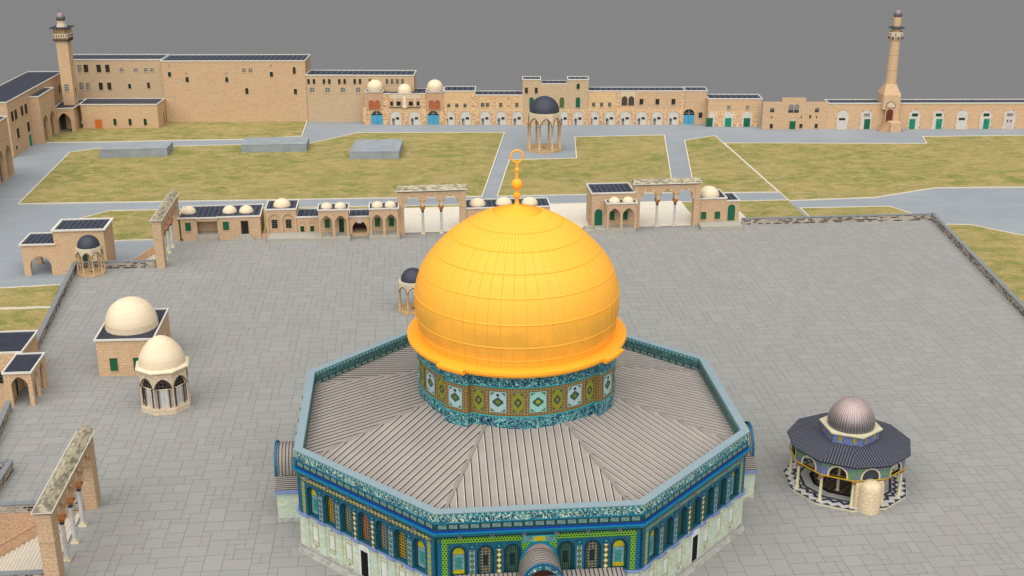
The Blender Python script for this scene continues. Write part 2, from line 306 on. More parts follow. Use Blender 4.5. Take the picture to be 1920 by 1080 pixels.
# ------------------------------------------------------------------ mesh builder
def autouv(pts):
    n=Vector((0,0,0)); k=len(pts)
    for i in range(k):
        a,b=pts[i],pts[(i+1)%k]
        n.x+=(a.y-b.y)*(a.z+b.z); n.y+=(a.z-b.z)*(a.x+b.x); n.z+=(a.x-b.x)*(a.y+b.y)
    if n.length<1e-9: return [(0,0)]*k
    n.normalize()
    if abs(n.z)>.85: return [(p.x,p.y) for p in pts]
    t=Vector((-n.y,n.x,0)).normalized(); sl=math.sqrt(max(1e-6,1-n.z*n.z))
    return [(p.dot(t),p.z/sl) for p in pts]
class MB:
    def __init__(s): s.v=[];s.f=[];s.uv=[];s.mi=[];s.mats=[];s.sm=[]
    def face(s,pts,mat,uv=None,smooth=False):
        pts=[Vector(p) for p in pts]; b=len(s.v); s.v+=pts; s.f.append(tuple(range(b,b+len(pts))))
        s.uv.append(uv or autouv(pts))
        if mat not in s.mats: s.mats.append(mat)
        s.mi.append(s.mats.index(mat)); s.sm.append(smooth)
    def hexa(s,b,t,mat,top=None,bottom=True):
        """b,t: lists of bottom and top points in ccw order seen from above"""
        n=len(b)
        for i in range(n):
            j=(i+1)%n; s.face([b[i],b[j],t[j],t[i]],mat)
        s.face(t,top or mat)
        if bottom: s.face(b[::-1],mat)
    def box(s,F,u0,u1,d0,d1,z0,z1,mat,top=None,bottom=True):
        """d is measured outward; d0<d1"""
        P=lambda u,d,z:F.p(u,d,z)
        b=[P(u0,d1,z0),P(u1,d1,z0),P(u1,d0,z0),P(u0,d0,z0)]; t=[P(u0,d1,z1),P(u1,d1,z1),P(u1,d0,z1),P(u0,d0,z1)]
        s.hexa(b,t,mat,top,bottom)
    def panel(s,F,u0,u1,z0,z1,d0,d1,mat,side=None,local=True):
        """thin box whose front carries local uv (metres from its centre)"""
        P=F.p; side=side or mat; uc=(u0+u1)/2; zc=(z0+z1)/2
        uv=[(u0-uc,z0-zc),(u1-uc,z0-zc),(u1-uc,z1-zc),(u0-uc,z1-zc)] if local else [(u0,z0),(u1,z0),(u1,z1),(u0,z1)]
        s.face([P(u0,d1,z0),P(u1,d1,z0),P(u1,d1,z1),P(u0,d1,z1)],mat,uv)
        s.face([P(u0,d0,z1),P(u0,d0,z0),P(u0,d1,z0),P(u0,d1,z1)][::-1][::-1],side)
        s.face([P(u1,d1,z1),P(u1,d1,z0),P(u1,d0,z0),P(u1,d0,z1)],side)
        s.face([P(u0,d1,z1),P(u1,d1,z1),P(u1,d0,z1),P(u0,d0,z1)],side)
        s.face([P(u0,d0,z0),P(u1,d0,z0),P(u1,d1,z0),P(u0,d1,z0)],side)
    def outline(s,F,pts,d0,d1,mat,side=None,uc=0,zc=0):
        """extruded outline in the wall plane, pts ccw seen from outside"""
        side=side or mat
        s.face([F.p(u,d1,z) for u,z in pts],mat,[(u-uc,z-zc) for u,z in pts])
        n=len(pts)
        for i in range(n):
            a=pts[i]; b=pts[(i+1)%n]
            s.face([F.p(a[0],d0,a[1]),F.p(b[0],d0,b[1]),F.p(b[0],d1,b[1]),F.p(a[0],d1,a[1])],side)
    def ring(s,F,pin,pout,d0,d1,mat):
        """frame between two open outlines with the same number of points"""
        n=len(pin)
        for i in range(n-1):
            a,b,c,e=pin[i],pin[i+1],pout[i+1],pout[i]
            s.face([F.p(a[0],d1,a[1]),F.p(e[0],d1,e[1]),F.p(c[0],d1,c[1]),F.p(b[0],d1,b[1])],mat)
            s.face([F.p(e[0],d1,e[1]),F.p(e[0],d0,e[1]),F.p(c[0],d0,c[1]),F.p(c[0],d1,c[1])],mat)
            s.face([F.p(a[0],d0,a[1]),F.p(a[0],d1,a[1]),F.p(b[0],d1,b[1]),F.p(b[0],d0,b[1])],mat)
        for q in (0,n-1):
            a,e=pin[q],pout[q]; s.face([F.p(a[0],d0,a[1]),F.p(e[0],d0,e[1]),F.p(e[0],d1,e[1]),F.p(a[0],d1,a[1])],mat)
    def prism(s,poly,z0,z1,mat,top=None,bottom=False):
        b=[Vector((p[0],p[1],z0)) for p in poly]; t=[Vector((p[0],p[1],z1)) for p in poly]; s.hexa(b,t,mat,top,bottom)
    def lathe(s,c,prof,mat,n=24,smooth=True,a0=0.0,capt=False,uvn=True):
        for k in range(n):
            A=a0+2*PI*k/n; B=a0+2*PI*(k+1)/n
            for i in range(len(prof)-1):
                (r0,z0),(r1,z1)=prof[i],prof[i+1]
                P=lambda r,z,a:Vector((c[0]+r*math.cos(a),c[1]+r*math.sin(a),c[2]+z))
                uv=[(k/n,z0),((k+1)/n,z0),((k+1)/n,z1),(k/n,z1)] if uvn else None
                if r0<1e-6: s.face([P(0,z0,A),P(r1,z1,B),P(r1,z1,A)],mat,uv and [uv[0],uv[2],uv[3]],smooth)
                elif r1<1e-6: s.face([P(r0,z0,A),P(r0,z0,B),P(0,z1,A)],mat,uv and [uv[0],uv[1],uv[3]],smooth)
                else: s.face([P(r0,z0,A),P(r0,z0,B),P(r1,z1,B),P(r1,z1,A)],mat,uv,smooth)
    def tube(s,a,b,r,mat,n=6):
        a=Vector(a);b=Vector(b);d=(b-a).normalized(); x=d.orthogonal().normalized(); y=d.cross(x)
        for k in range(n):
            A=2*PI*k/n;B=2*PI*(k+1)/n; p=lambda c,t:c+(x*math.cos(t)+y*math.sin(t))*r
            s.face([p(a,A),p(a,B),p(b,B),p(b,A)],mat,None,True)
    def build(s,name,parent=None,colors=None):
        me=bpy.data.meshes.new(name); me.from_pydata([tuple(p) for p in s.v],[],s.f)
        for m in s.mats: me.materials.append(MT[m])
        me.polygons.foreach_set('material_index',s.mi); me.polygons.foreach_set('use_smooth',s.sm)
        l=me.uv_layers.new(name='UVMap'); flat=[c for u in s.uv for q in u for c in q]; l.data.foreach_set('uv',flat)
        if colors:
            ca=me.color_attributes.new('tone','FLOAT_COLOR','CORNER'); fl=[]
            for f,cc in zip(s.f,colors):
                for _ in f: fl+=list(cc)
            ca.data.foreach_set('color',fl)
        if any(s.sm):
            import bmesh
            bm=bmesh.new(); bm.from_mesh(me); bmesh.ops.remove_doubles(bm,verts=bm.verts,dist=.0005); bm.to_mesh(me); bm.free()
        me.update()
        o=bpy.data.objects.new(name,me); col.objects.link(o)
        if parent is not None:
            o.parent=parent; w=Vector((0,0,0)); q=parent
            while q is not None: w+=q.location; q=q.parent
            me.transform(Matrix.Translation(-w))
        return o
def thing(name,label,cat,loc,group=None):
    o=bpy.data.objects.new(name,None); col.objects.link(o); o.location=loc; o.empty_display_size=.5
    o['label']=label; o['category']=cat
    if group: o['group']=group
    return o
def tag(o,label,cat,group=None):
    o['label']=label; o['category']=cat
    if group: o['group']=group
    return o
def struct(o): o['kind']='structure'; return o
class Fr:
    """a wall frame: u along the wall (left to right seen from outside), d outward, z up"""
    def __init__(s,a,b,z=0.0):
        s.o=Vector((a[0],a[1],0)); w=Vector((b[0],b[1],0))-s.o; s.w=w.length; s.u=w.normalized(); s.n=Vector((s.u.y,-s.u.x,0)); s.z=z
    def p(s,u,d,z): return s.o+s.u*u+s.n*d+Vector((0,0,z+s.z))
    def px(s,x,y,d=0.0):
        """survey: wall coordinates (u,z) of a photo point"""
        r=ray(x,y); t=((s.o+s.n*d)-_C).dot(s.n)/r.dot(s.n); q=_C+r*t
        return (q-s.o).dot(s.u), q.z-s.z
def arch(uc,w,zs,za,n=10,pointed=.0):
    """points of an arch from right springing to left springing"""
    out=[]
    for i in range(n+1):
        t=PI*i/n; x=math.cos(t)*w/2; h=math.sin(t)
        if pointed: h=h*(1-pointed)+pointed*(1-abs(math.cos(t)))**1.0*1.0
        out.append((uc+x,zs+(za-zs)*h))
    return out
def archout(uc,w,z0,zs,za,n=10,pointed=0.0):
    return [(uc-w/2,z0),(uc+w/2,z0)]+arch(uc,w,zs,za,n,pointed)
def arcwall(mb,F,u0,u1,z0,z1,ops,d0,d1,mat,soffit=None,n=10,pointed=0.0):
    """wall slab d0..d1 pierced by arches; ops=(uc,w,zb,zs,za)"""
    soffit=soffit or mat; cur=u0
    for (uc,w,zb,zs,za) in sorted(ops):
        l=uc-w/2; r=uc+w/2
        if l>cur+1e-4: mb.box(F,cur,l,d0,d1,z0,z1,mat)
        if zb>z0+1e-4: mb.box(F,l,r,d0,d1,z0,zb,mat)
        ap=arch(uc,w,zs,za,n,pointed)
        for i in range(len(ap)-1):
            (ua,a),(ub,b)=ap[i],ap[i+1]
            mb.face([F.p(ub,d1,b),F.p(ua,d1,a),F.p(ua,d1,z1),F.p(ub,d1,z1)],mat)
            mb.face([F.p(ua,d0,a),F.p(ub,d0,b),F.p(ub,d0,z1),F.p(ua,d0,z1)],mat)
            mb.face([F.p(ua,d1,a),F.p(ub,d1,b),F.p(ub,d0,b),F.p(ua,d0,a)],soffit)
        mb.face([F.p(l,d1,z1),F.p(r,d1,z1),F.p(r,d0,z1),F.p(l,d0,z1)],mat)
        cur=r
    if u1>cur+1e-4: mb.box(F,cur,u1,d0,d1,z0,z1,mat)
# windows and doors ---------------------------------------------------------
def opening(F,parent,u0,u1,z0,z1,mat,name='window',arched=False,frame='pale_frame',fw=.08,d=0.0,frame_d=.12,pane_d=.05,spring=None,label=None,pointed=0.0):
    mb=MB(); uc=(u0+u1)/2; w=u1-u0
    if arched:
        zs=spring if spring is not None else z1-w/2
        pin=arch(uc,w,zs,z1,10,pointed); mb.outline(F,[(u0,z0),(u1,z0)]+pin,d+.01,d+pane_d,mat,mat,uc,z0)
        if fw>0:
            po=arch(uc,w+2*fw,zs,z1+fw,10,pointed); a=[(u1,z0)]+pin+[(u0,z0)]; b=[(u1+fw,z0)]+po+[(u0-fw,z0)]
            mb.ring(F,a,b,d,d+frame_d,frame)
            mb.box(F,u0-fw,u1+fw,d,d+frame_d+.04,z0-fw,z0-.001,frame)
    else:
        mb.outline(F,[(u0,z0),(u1,z0),(u1,z1),(u0,z1)],d+.01,d+pane_d,mat,mat,uc,z0)
        if fw>0:
            a=[(u1,z0),(u1,z1),(u0,z1),(u0,z0)]; b=[(u1+fw,z0),(u1+fw,z1+fw),(u0-fw,z1+fw),(u0-fw,z0)]
            mb.ring(F,a,b,d,d+frame_d,frame); mb.box(F,u0-fw,u1+fw,d,d+frame_d+.04,z0-fw,z0-.001,frame)
    o=mb.build(name,parent)
    if label: o['label']=label
    return o
def pxopen(F,parent,x0,y0,x1,y1,mat,**k):
    """opening surveyed from photo coordinates of its top-left and bottom-right"""
    a=F.px(x0,y1); b=F.px(x1,y0); c=F.px(x0,y0); e=F.px(x1,y1)
    return opening(F,parent,(a[0]+c[0])/2,(b[0]+e[0])/2,(a[1]+e[1])/2,(b[1]+c[1])/2,mat,**k)
def dome(parent,x,y,z,R,h,mat='cream_stone',name='dome',n=28,drum=0.0,pw=1.0,label=None):
    mb=MB(); prof=[]
    if drum>0: prof+=[(R*1.0,0),(R*1.0,drum)]
    for i in range(13):
        t=PI/2*i/12; prof.append((R*(math.cos(t)**pw) if i<12 else 0.0,drum+(h-drum)*math.sin(t)))
    mb.lathe((x,y,z),prof,mat,n)
    o=mb.build(name,parent)
    if label:o['label']=label
    return o
def roof(parent,quad,z,mat='roof_shade_stripes',t=.28,w=.22,over=.18,name='roof',sidecol='roof_trim',rot=None):
    """flat sheet roof on a footprint (ccw) with a pale raised edge; the edge ring is its sub-part"""
    mb=MB(); q=[Vector((p[0],p[1],0)) for p in quad]; c=sum(q,Vector())/len(q)
    def off(k):
        out=[];n=len(q)
        for i in range(n):
            a,b,d=q[i-1],q[i],q[(i+1)%n]; e1=(b-a).normalized(); e2=(d-b).normalized()
            n1=Vector((e1.y,-e1.x,0)); n2=Vector((e2.y,-e2.x,0)); m=(n1+n2).normalized(); s_=k/max(.3,m.dot(n1)); out.append(b+m*s_)
        return out
    o1=off(over); i1=off(over-w); 
    e=(q[1]-q[0]).normalized(); f=Vector((-e.y,e.x,0))
    pts=[Vector((p.x,p.y,z+.10)) for p in i1]
    mb.face(pts,mat,[((p-q[0]).dot(e),(p-q[0]).dot(f)) for p in pts])
    mb.face([Vector((p.x,p.y,z)) for p in o1][::-1],mat)
    r=mb.build(name,parent)
    tb=MB(); n=len(q)
    for i in range(n):
        j=(i+1)%n; A,B,Cc,D=o1[i],o1[j],i1[j],i1[i]; L=lambda p,h:Vector((p.x,p.y,h))
        tb.face([L(A,z),L(B,z),L(B,z+t),L(A,z+t)],sidecol); tb.face([L(D,z+t),L(Cc,z+t),L(Cc,z),L(D,z)][::-1],sidecol); tb.face([L(A,z+t),L(B,z+t),L(Cc,z+t),L(D,z+t)],sidecol)
    tb.build('roof_edge',parent)
    return r
def body(parent,poly,z0,z1,mat,name='wall'):
    mb=MB(); mb.prism(poly,z0,z1,mat); return mb.build(name,parent)
def R4(x0,y0,x1,y1): return [(x0,y0),(x1,y0),(x1,y1),(x0,y1)]
# ================================================================== SETTING
LO=-4.0
# lower ground
NB=[(-140,160),(-108.5,160),(-112.5,228),(-84,236.5),(-41.5,233.5),(-9,229.5),(22,224),(75,219),(92,214.5),(110,211),(240,201)]
mb=MB()
gp=[(-140,1),(-50.5,1),(-50.5,-60),(140,-60),(240,60),(240,200.5),(164,205.5),(134,208),(110,210),(92,213.5),(75,218),(22,223.5),(-9,229),(-41.5,233),(-84,236),(-112.8,236),(-116.5,175),(-140,160)]
mb.face([(x,y,LO) for x,y in gp],'asphalt')
o=struct(mb.build('ground'))
mb=MB(); mb.face([(-140,-60,-6.5),(-50.4,-60,-6.5),(-50.4,1,-6.5),(-140,1,-6.5)],'asphalt'); struct(mb.build('lower_ground'))
# lawns with pale kerbs
def lawn(pts,closed=True,skip=()):
    P=[at(x,y,LO) for x,y in pts] if len(pts[0])==2 and abs(pts[0][0])>=0 else pts
    mb=MB(); up=Vector((0,0,.10)); mb.face([p+up for p in P],'grass_turf'); o=struct(mb.build('lawn'))
    kb=MB(); n=len(P)
    for i in range(n):
        if i in skip: continue
        a,b=P[i],P[(i+1)%n]; d=(b-a).normalized(); q=Vector((-d.y,d.x,0))*.14; e=d*.14
        kb.hexa([a-e-q+Vector((0,0,.0)),b+e-q,b+e+q,a-e+q],[v+Vector((0,0,.2+.003*i)) for v in (a-e-q,b+e-q,b+e+q,a-e+q)],'kerb_stone',bottom=False)
    struct(kb.build('kerb'))
lawn([(35,383),(904,369),(946,249),(672,249.5),(580,270),(455,272),(325,275),(190,278),(131,286.5)])
lawn([(77,268),(192,267),(322,264),(457,262),(566,256),(576,227.5),(312,227),(140,240),(95,255)],skip=(5,6,7,8))
lawn([(932.5,368.7),(1262,362),(1258.7,334),(1245.7,254),(1077.5,257.5),(1081,297.5),(955,300.5)])
lawn([(1303,362.5),(1459.5,361),(1340.5,255.2),(1283.7,264)])
lawn([(1357,268.7),(1737,270),(1730,257),(1990,253.5),(1990,351),(1755,353),(1640,371),(1479,377.2)])
lawn([(1512,408),(1477,376),(1387,378),(1100,382),(860,385),(205,396),(150,411),(200,453),(330,449)],skip=(0,8))
lawn([(1500,391),(1667,387.6),(1708,401),(1640,410),(1520,410)],skip=(2,3))
lawn([(1769.5,421.6),(1819,422),(1903,439.6),(1990,452),(2150,700),(1960,690)],skip=(4,5))
lawn([(-60,545),(112,535),(100,576),(-60,581)],skip=(1,3))
lawn([(-60,583),(100,578),(75,640),(-60,700)],skip=(2,3))
# upper paved terrace
TERR=[(-62.3,-60),(66,-60),(74,-50),(97.2,106),(-58.2,106),(-58.2,89.1),(-73.9,89.1),(-72.0,60),(-67.2,22.7),(-62.9,11.3),(-62.9,1.2)]
mb=MB(); b=[(x,y,LO-.5) for x,y in TERR]; t=[(x,y,0.0) for x,y in TERR]
PITX=(-66.0,-50.9,-13.6,.9)   # the stair pit cut into the terrace edge
b=[(-50.9,-60),(66,-60),(74,-50),(97.2,106),(-58.2,106),(-58.2,89.1),(-73.9,89.1),(-72.0,60),(-67.2,22.7),(-65.7,11.6),(-62.6,11.6),(-62.6,.9),(-50.9,.9)]
mb.prism(b,-6.6,0,'stone_orange','paving_joint'); mb.prism([(-70,-60),(-50.901,-60),(-50.901,-13.9),(-70,-13.9)],-6.6,0,'stone_orange','paving_joint')
struct(mb.build('terrace'))
# individual slabs laid in a random ashlar pattern
U=1.02
occ=set(); X0,Y0=-76.0,-36.0; NX=int(180/U)+1; NY=int(144/U)+1
def wx(y):
    if y>89: return -58.3
    if y>60: return -72.1+(y-60)*(-1.5/29)
    if y>22.7: return -67.2-(y-22.7)*(4.9/37.3)
    if y>11.4: return -67.2+(22.7-y)*.135
    if y>.9: return -62.9
    if y>-13.6: return -50.9
    return -70
mb=MB(); cols=[]
sizes=[(2,2),(2,2),(3,2),(2,2),(2,3),(3,2),(2,1),(3,2),(1,2),(2,2),(1,1)]
tones=[tuple(q*.93 for q in t_) for t_ in (srgb(152,152,148),srgb(154,154,150),srgb(150,150,147),srgb(153,153,149),srgb(154,152,148),srgb(149,150,147),srgb(152,152,149),srgb(152,150,146))]
for j in range(NY):
    for i in range(NX):
        if (i,j) in occ: continue
        for w,h in random.sample(sizes,len(sizes))+[(1,1)]:
            if all((i+a,j+b) not in occ for a in range(w) for b in range(h)): break
        else: w=h=1
        for a in range(w):
            for b in range(h): occ.add((i+a,j+b))
        x0=X0+i*U;y0=Y0+j*U;x1=x0+w*U;y1=y0+h*U; ym=(y0+y1)/2
        if math.hypot(x0+1,y0+1)<21: continue
        x0=max(x0,wx(ym)); x1=min(x1,88.6+(ym-49.7)*.1386+.3,97); ytop=105.6 if x0>-58.4 else 88.9; y1=min(y1,ytop)
        if y0<-13.7<y1 and x0<-51: y1=-13.7
        if y0<.9<y1 and x1<-50.9: y0=.9
        g_=.024
        if x1-x0<.15 or y1-y0<.15: continue
        z=.012
        mb.face([(x0+g_,y0+g_,z),(x1-g_,y0+g_,z),(x1-g_,y1-g_,z),(x0+g_,y1-g_,z)],'paving_slab')
        c=random.choice(tones); k=random.uniform(.97,1.03); cols.append((c[0]*k,c[1]*k,c[2]*k,1))
struct(mb.build('pavement',None,cols))
# white landings north of the terrace, beyond the gateways
mb=MB(); mb.prism([(-41,106.01),(58.5,106.01),(58.5,115),(47.6,115),(47.6,124.5),(-15,124),(-15,115),(-41,115)],LO,-.02,'ramp_white'); struct(mb.build('landing'))
# ------------------------------------------------------------------ boundary walls
def bwall(a,b,label,z0=LO,h=1.35,w=.6,off=0.0):
    F=Fr(a,b); t=thing('boundary_wall',label,'wall',(a[0],a[1],0.0),'low masonry walls round the terrace')
    mb=MB(); mb.box(F,0,F.w,-w/2,w/2,z0,h-.16,'rubble_wall'); mb.build('masonry',t)
    mb=MB(); mb.box(F,-.05,F.w+.05,-w/2-.07,w/2+.07,h-.16,h,'coping'); mb.build('coping',t)
    return t
bwall((56.3,105.75),(96.75,105.55),'long low rubble wall along the far side of the terrace, right of the small domed chapel')
bwall((97.0,105.9),(73.8,-61.5),'long low rubble wall running towards the viewer down the right side of the terrace')
bwall((-73.3,88.95),(-59.0,88.95),'short low rubble wall behind the small kiosk at the left corner of the terrace')
bwall((-73.6,89.3),(-68.7,36.5),'low rubble wall slanting down the left side of the terrace from the small kiosk')
bwall((-67.7,29.0),(-65.7,11.8),'low rubble wall in front of the left porch building, at the left edge of the picture')
bwall((-62.3,11.4),(-62.3,.6),'stub of low rubble wall at the left picture edge, above the stairs')
bwall((-70.0,11.4),(-62.65,11.4),'short low rubble wall turning left out of the picture from the stub wall')
bwall((-62.9,.65),(-51.2,.65),'low rubble wall ending at the far pier of the near left gateway')
bwall((-66,-14.1),(-50.2,-14.1),'low rubble wall in the bottom left corner, beside the near pier of the gateway')
# ------------------------------------------------------------------ stairs
def stairs(name,label,x0,x1,y0,y1,n,z0,z1,side=True):
    t=thing('staircase',label,'stairs',(x1,(y0+y1)/2,0)); mb=MB()
    for i in range(n):
        xa=x0+(x1-x0)*i/n; mb.prism(R4(xa,y0,x1-.001*i,y1),z0+(z1-z0)*i/n,z0+(z1-z0)*(i+1)/n,'step_shade','step_stone'); mb.box(Fr((xa,y0),(xa+.08,y0)),0,.07,-(y1-y0),0,z0+(z1-z0)*(i+1)/n,z0+(z1-z0)*(i+1)/n+.012,'step_shade')  # darker risers and thin edge strips paint the shading between the steps
    mb.build('steps',t)
    return t
t=stairs('s','broad pale steps going down behind the near left gateway',-62.2,-51.0,-13.7,.2,18,-6.5,-.01)
mb=MB(); F=Fr((-60.8,.3),(-50.9,.3)); mb.box(F,-6,9.9,-.4,.0,-6.5,.15,'stone_orange'); mb.build('side_wall',t)
mb=MB(); a=F.p(-2,.002,-5.6+1.1); 
mb.hexa([F.p(-1.0,.002,-4.45),F.p(-1.0,.12,-4.45),F.p(9.6,.12,1.6),F.p(9.6,.002,1.6)],[F.p(-1.0,.002,-4.3),F.p(-1.0,.12,-4.3),F.p(9.6,.12,1.75),F.p(9.6,.002,1.75)],'stone_warm'); mb.build('handrail',t)
t=stairs('s','pale steps going down to the left behind the far left gateway',-65.2,-58.6,90.2,101.9,11,LO,-.01)
mb=MB(); F=Fr((-67.7,102.2),(-58.6,102.2))
mb.hexa([F.p(0,-.3,LO),F.p(0,0,LO),F.p(8.5,0,LO),F.p(8.5,-.3,LO)][::-1],[F.p(0,-.3,LO+.3),F.p(0,0,LO+.3),F.p(8.5,0,1.6),F.p(8.5,-.3,1.6)][::-1],'stone_orange','roof_trim'); mb.build('side_wall',t)
# ================================================================== THE GREAT OCTAGON
RO=20.6/2/math.sin(PI/8); AP=RO*math.cos(PI/8)
def oc(ap,k): 
    a=math.radians(-112.5+45*k); r=ap/math.cos(PI/8); return (r*math.cos(a),r*math.sin(a))
def oring(mb,ai,ao,z0,z1,mat,top=None,ao1=None):
    ao1=ao if ao1 is None else ao1; top=top or mat
    for k in range(8):
        a,b=oc(ao,k),oc(ao,k+1); a1,b1=oc(ao1,k),oc(ao1,k+1); c,d=oc(ai,k),oc(ai,k+1)
        mb.face([(*a,z0),(*b,z0),(*b1,z1),(*a1,z1)],mat); mb.face([(*d,z0),(*c,z0),(*c,z1),(*d,z1)],mat)
        mb.face([(*a1,z1),(*b1,z1),(*d,z1),(*c,z1)],top); mb.face([(*b,z0),(*a,z0),(*c,z0),(*d,z0)],mat)
S=thing('domed_shrine','huge octagonal shrine with a golden dome and blue tiled walls','shrine',(0,0,0))
mb=MB(); mb.prism([oc(24.15,k) for k in range(8)],0,9.6,'tile_ground'); mb.build('core_wall',S)
mb=MB(); oring(mb,24.1,25.15,0,.55,'plinth_stone',ao1=24.98); oring(mb,24.1,24.86,.55,.95,'plinth_stone'); mb.build('plinth',S)
NBAY=7; PW=.95
wall=MB(); marble=MB(); ledge=MB(); strips=MB(); bands=MB(); hexes=MB(); lines=MB()
gr=['grille_yellow','grille_grey','grille_rust','grille_grey','grille_yellow']
for k in range(8):
    F=Fr(oc(24.3,k),oc(24.3,k+1)); W=F.w; m=.75; pitch=(W-2*m)/NBAY; south=(k==0)
    porchy=k in(0,2,4,6)
    cs=[m+pitch*(i+.5) for i in range(NBAY)]
    ops=[(c,1.72,5.05,7.75,8.72) for c in cs if not(south and abs(c-W/2)<.1)]
    arcwall(wall,F,.0,W,4.95,9.62,ops,-.1,.40,'tile_ground','tile_blue',n=10)
    # marble lower storey: piers between recessed panels, shallow door in the middle of plain sides
    lops=[(c,1.75) for c in cs]; cur=0
    for (c,w) in lops:
        marble.box(F,cur,c-w/2,-.1,.5,.95,4.75,'marble_clad'); cur=c+w/2
    marble.box(F,cur,W,-.1,.5,.95,4.75,'marble_clad')
    for i,c in enumerate(cs):
        marble.box(F,c-.875,c+.875,-.1,.24,.95,4.75,'marble_clad'); 
        if not porchy and i==3: continue
        if porchy and i in(2,3,4): continue
        q=.245
        for a,b_,e,f in ((c-.45,c+.45,1.45,1.5),(c-.45,c+.45,1.85,1.9),(c-.45,c+.45,3.75,3.8),(c-.45,c+.45,4.15,4.2),(c-.5,c-.45,1.45,4.2),(c+.45,c+.5,1.45,4.2)): lines.box(F,a,b_,.241,.262,e,f,'marble_line')
        lines.panel(F,c-.32,c+.32,1.98,3.67,.241,.256,'marble_pale')
        if i%2: lines.panel(F,c-.16,c+.16,4.28,4.5,.241,.27,'marble_line'); 
        if i%2==0: lines.panel(F,c-.14,c+.14,1.12,1.36,.241,.27,'marble_line')
    # zig-zag ledge
    cur=-.0
    for c in cs:
        ledge.box(F,cur,c-.8,-.05,.72,4.752,4.95,'tile_lav'); ledge.box(F,c-.8,c+.8,-.05,.44,4.752,4.948,'tile_lav'); cur=c+.8
        ledge.box(F,c-.95,c+.95,-.05,.30,4.60,4.751,'tile_lav')
    ledge.box(F,cur,W,-.05,.72,4.752,4.95,'tile_lav')
    # recessed windows and blind arches
    for i,c in enumerate(cs):
        if south and i==3: continue
        wo=MB()
        # stepped blue frame inside the arch
        pin=[(c+.58,5.22)]+arch(c,1.16,7.62,8.32,10)+[(c-.58,5.22)]; pout=[(c+.86,5.05)]+arch(c,1.72,7.75,8.72,10)+[(c-.86,5.05)]
        fr_=MB(); fr_.ring(F,pin,pout,-.12,.16,'tile_dark')
        pin2=[(c+.86,5.0)]+arch(c,1.72,7.75,8.72,10)+[(c-.86,5.0)]; pout2=[(c+1.0,5.0)]+arch(c,2.0,7.75,8.88,10)+[(c-1.0,5.0)]; fr_.ring(F,pin2,pout2,.38,.47,'tile_blue')
        if i in(0,6):
            o=MB(); o.outline(F,[(c-.58,5.22),(c+.58,5.22),(c+.58,7.45),(c-.58,7.45)],-.1,.0,'tile_medallion','tile_blue',c,6.35); fr=o.build('blind_panel',S)
            o=MB(); o.outline(F,[(c-.58,7.5),(c+.58,7.5)]+arch(c,1.16,7.62,8.32,10),-.1,.01,'tile_lunette','tile_blue',c,7.5)
            o.build('lunette',fr)
            if south: o=MB(); o.panel(F,c-.58,c+.58,5.24,5.7,.0,.02,'tile_lunette'); o.build('foot_panel',fr)
            fr_.build('arch_frame',fr)
        else:
            mat=gr[i-1] if k not in(0,1) else ('grille_grey' if south and i in(1,5) else 'grille_blue')
            o=MB(); o.outline(F,archout(c,1.16,5.22,7.62,8.32),-.1,-.02,mat,'tile_blue',c,5.2)
            if south: o.panel(F,c-.25,c+.25,6.0,7.3,-.02,.0,'teal_glass')
            fr=o.build('window',S); fr_.build('arch_frame',fr)
    # diamond pilasters and corner strips
    for i in range(NBAY-1):
        u=m+pitch*(i+1)
        if south and i in(2,3): 
            strips.panel(F,u-.42,u+.42,5.0,8.98,.40,.44,'tile_hex','tile_blue'); continue
        mt='tile_diamond_cream' if (i in(2,3) if not south else i%2==1) else 'tile_diamond_green'
        strips.panel(F,u-.36,u+.36,4.96,8.9,.40,.45,'tile_blue','tile_blue'); strips.panel(F,u-.27,u+.27,5.0,8.15,.451,.475,mt); strips.panel(F,u-.22,u+.22,8.28,8.75,.451,.475,'tile_dark'); strips.panel(F,u-.10,u+.10,8.4,8.62,.476,.49,'tile_aqua')
    cs_='tile_hex' if south else 'tile_diamond_yellow'
    for a,b_ in ((.42,.98),(W-.98,W-.42)): strips.panel(F,a,b_,4.96,8.98,.40,.44,cs_,'tile_blue')
    for a,b_ in ((.0,.42),(W-.42,W)): strips.panel(F,a,b_,4.96,9.0,.40,.46,'tile_blue','tile_blue',False)
    if south:
        for a,b_ in ((.42,W/2-1.7),(W/2+1.7,W-.42)): hexes.panel(F,a,b_,9.0,9.58,.40,.45,'tile_hex','tile_blue',False)
        hexes.panel(F,W/2-1.65,W/2+1.65,8.72,9.5,.40,.47,'tile_aqua','tile_blue',False)
        for a,b_,mt in ((W/2-1.5,W/2-.75,'tile_blocks'),(W/2-.6,W/2+.6,'tile_lunette'),(W/2+.75,W/2+1.5,'tile_blocks')): hexes.panel(F,a,b_,8.84,9.38,.47,.485,mt)
    elif k==1 or k==2:
        hexes.panel(F,.42,W-.42,9.02,9.5,.40,.44,'tile_diamond_yellow','tile_blue')
    else: hexes.panel(F,.5,W-.5,9.02,9.56,.40,.44,'tile_diamond_row','tile_blue')
    # spouts
    for i in range(6):
        u=W*(i+.7)/6.4; b_=MB(); b_.box(F,u-.16,u+.16,.5,1.25,9.92,9.98,'metal_grey'); b_.box(F,u-.16,u-.10,.5,1.25,9.98,10.2,'metal_grey'); b_.box(F,u+.10,u+.16,.5,1.25,9.98,10.2,'metal_grey'); b_.build('spout',S)
    # blocks band
    n=int(W/1.02)
    for i in range(n):
        u=(i+.5)*W/n; bands.panel(F,u-.40,u+.40,10.68,11.12,.50,.52,'tile_blocks')
wall.build('tiled_wall',S); marble.build('marble_wall',S); lines.build('marble_inlay',S); ledge.build('ledge',S); strips.build('tile_pilasters',S); hexes.build('tile_border',S)
oring(bands,24.0,24.80,10.48,11.25,'tile_dark'); oring(bands,24.0,24.84,11.25,11.38,'tile_turq'); bands.build('block_band',S)
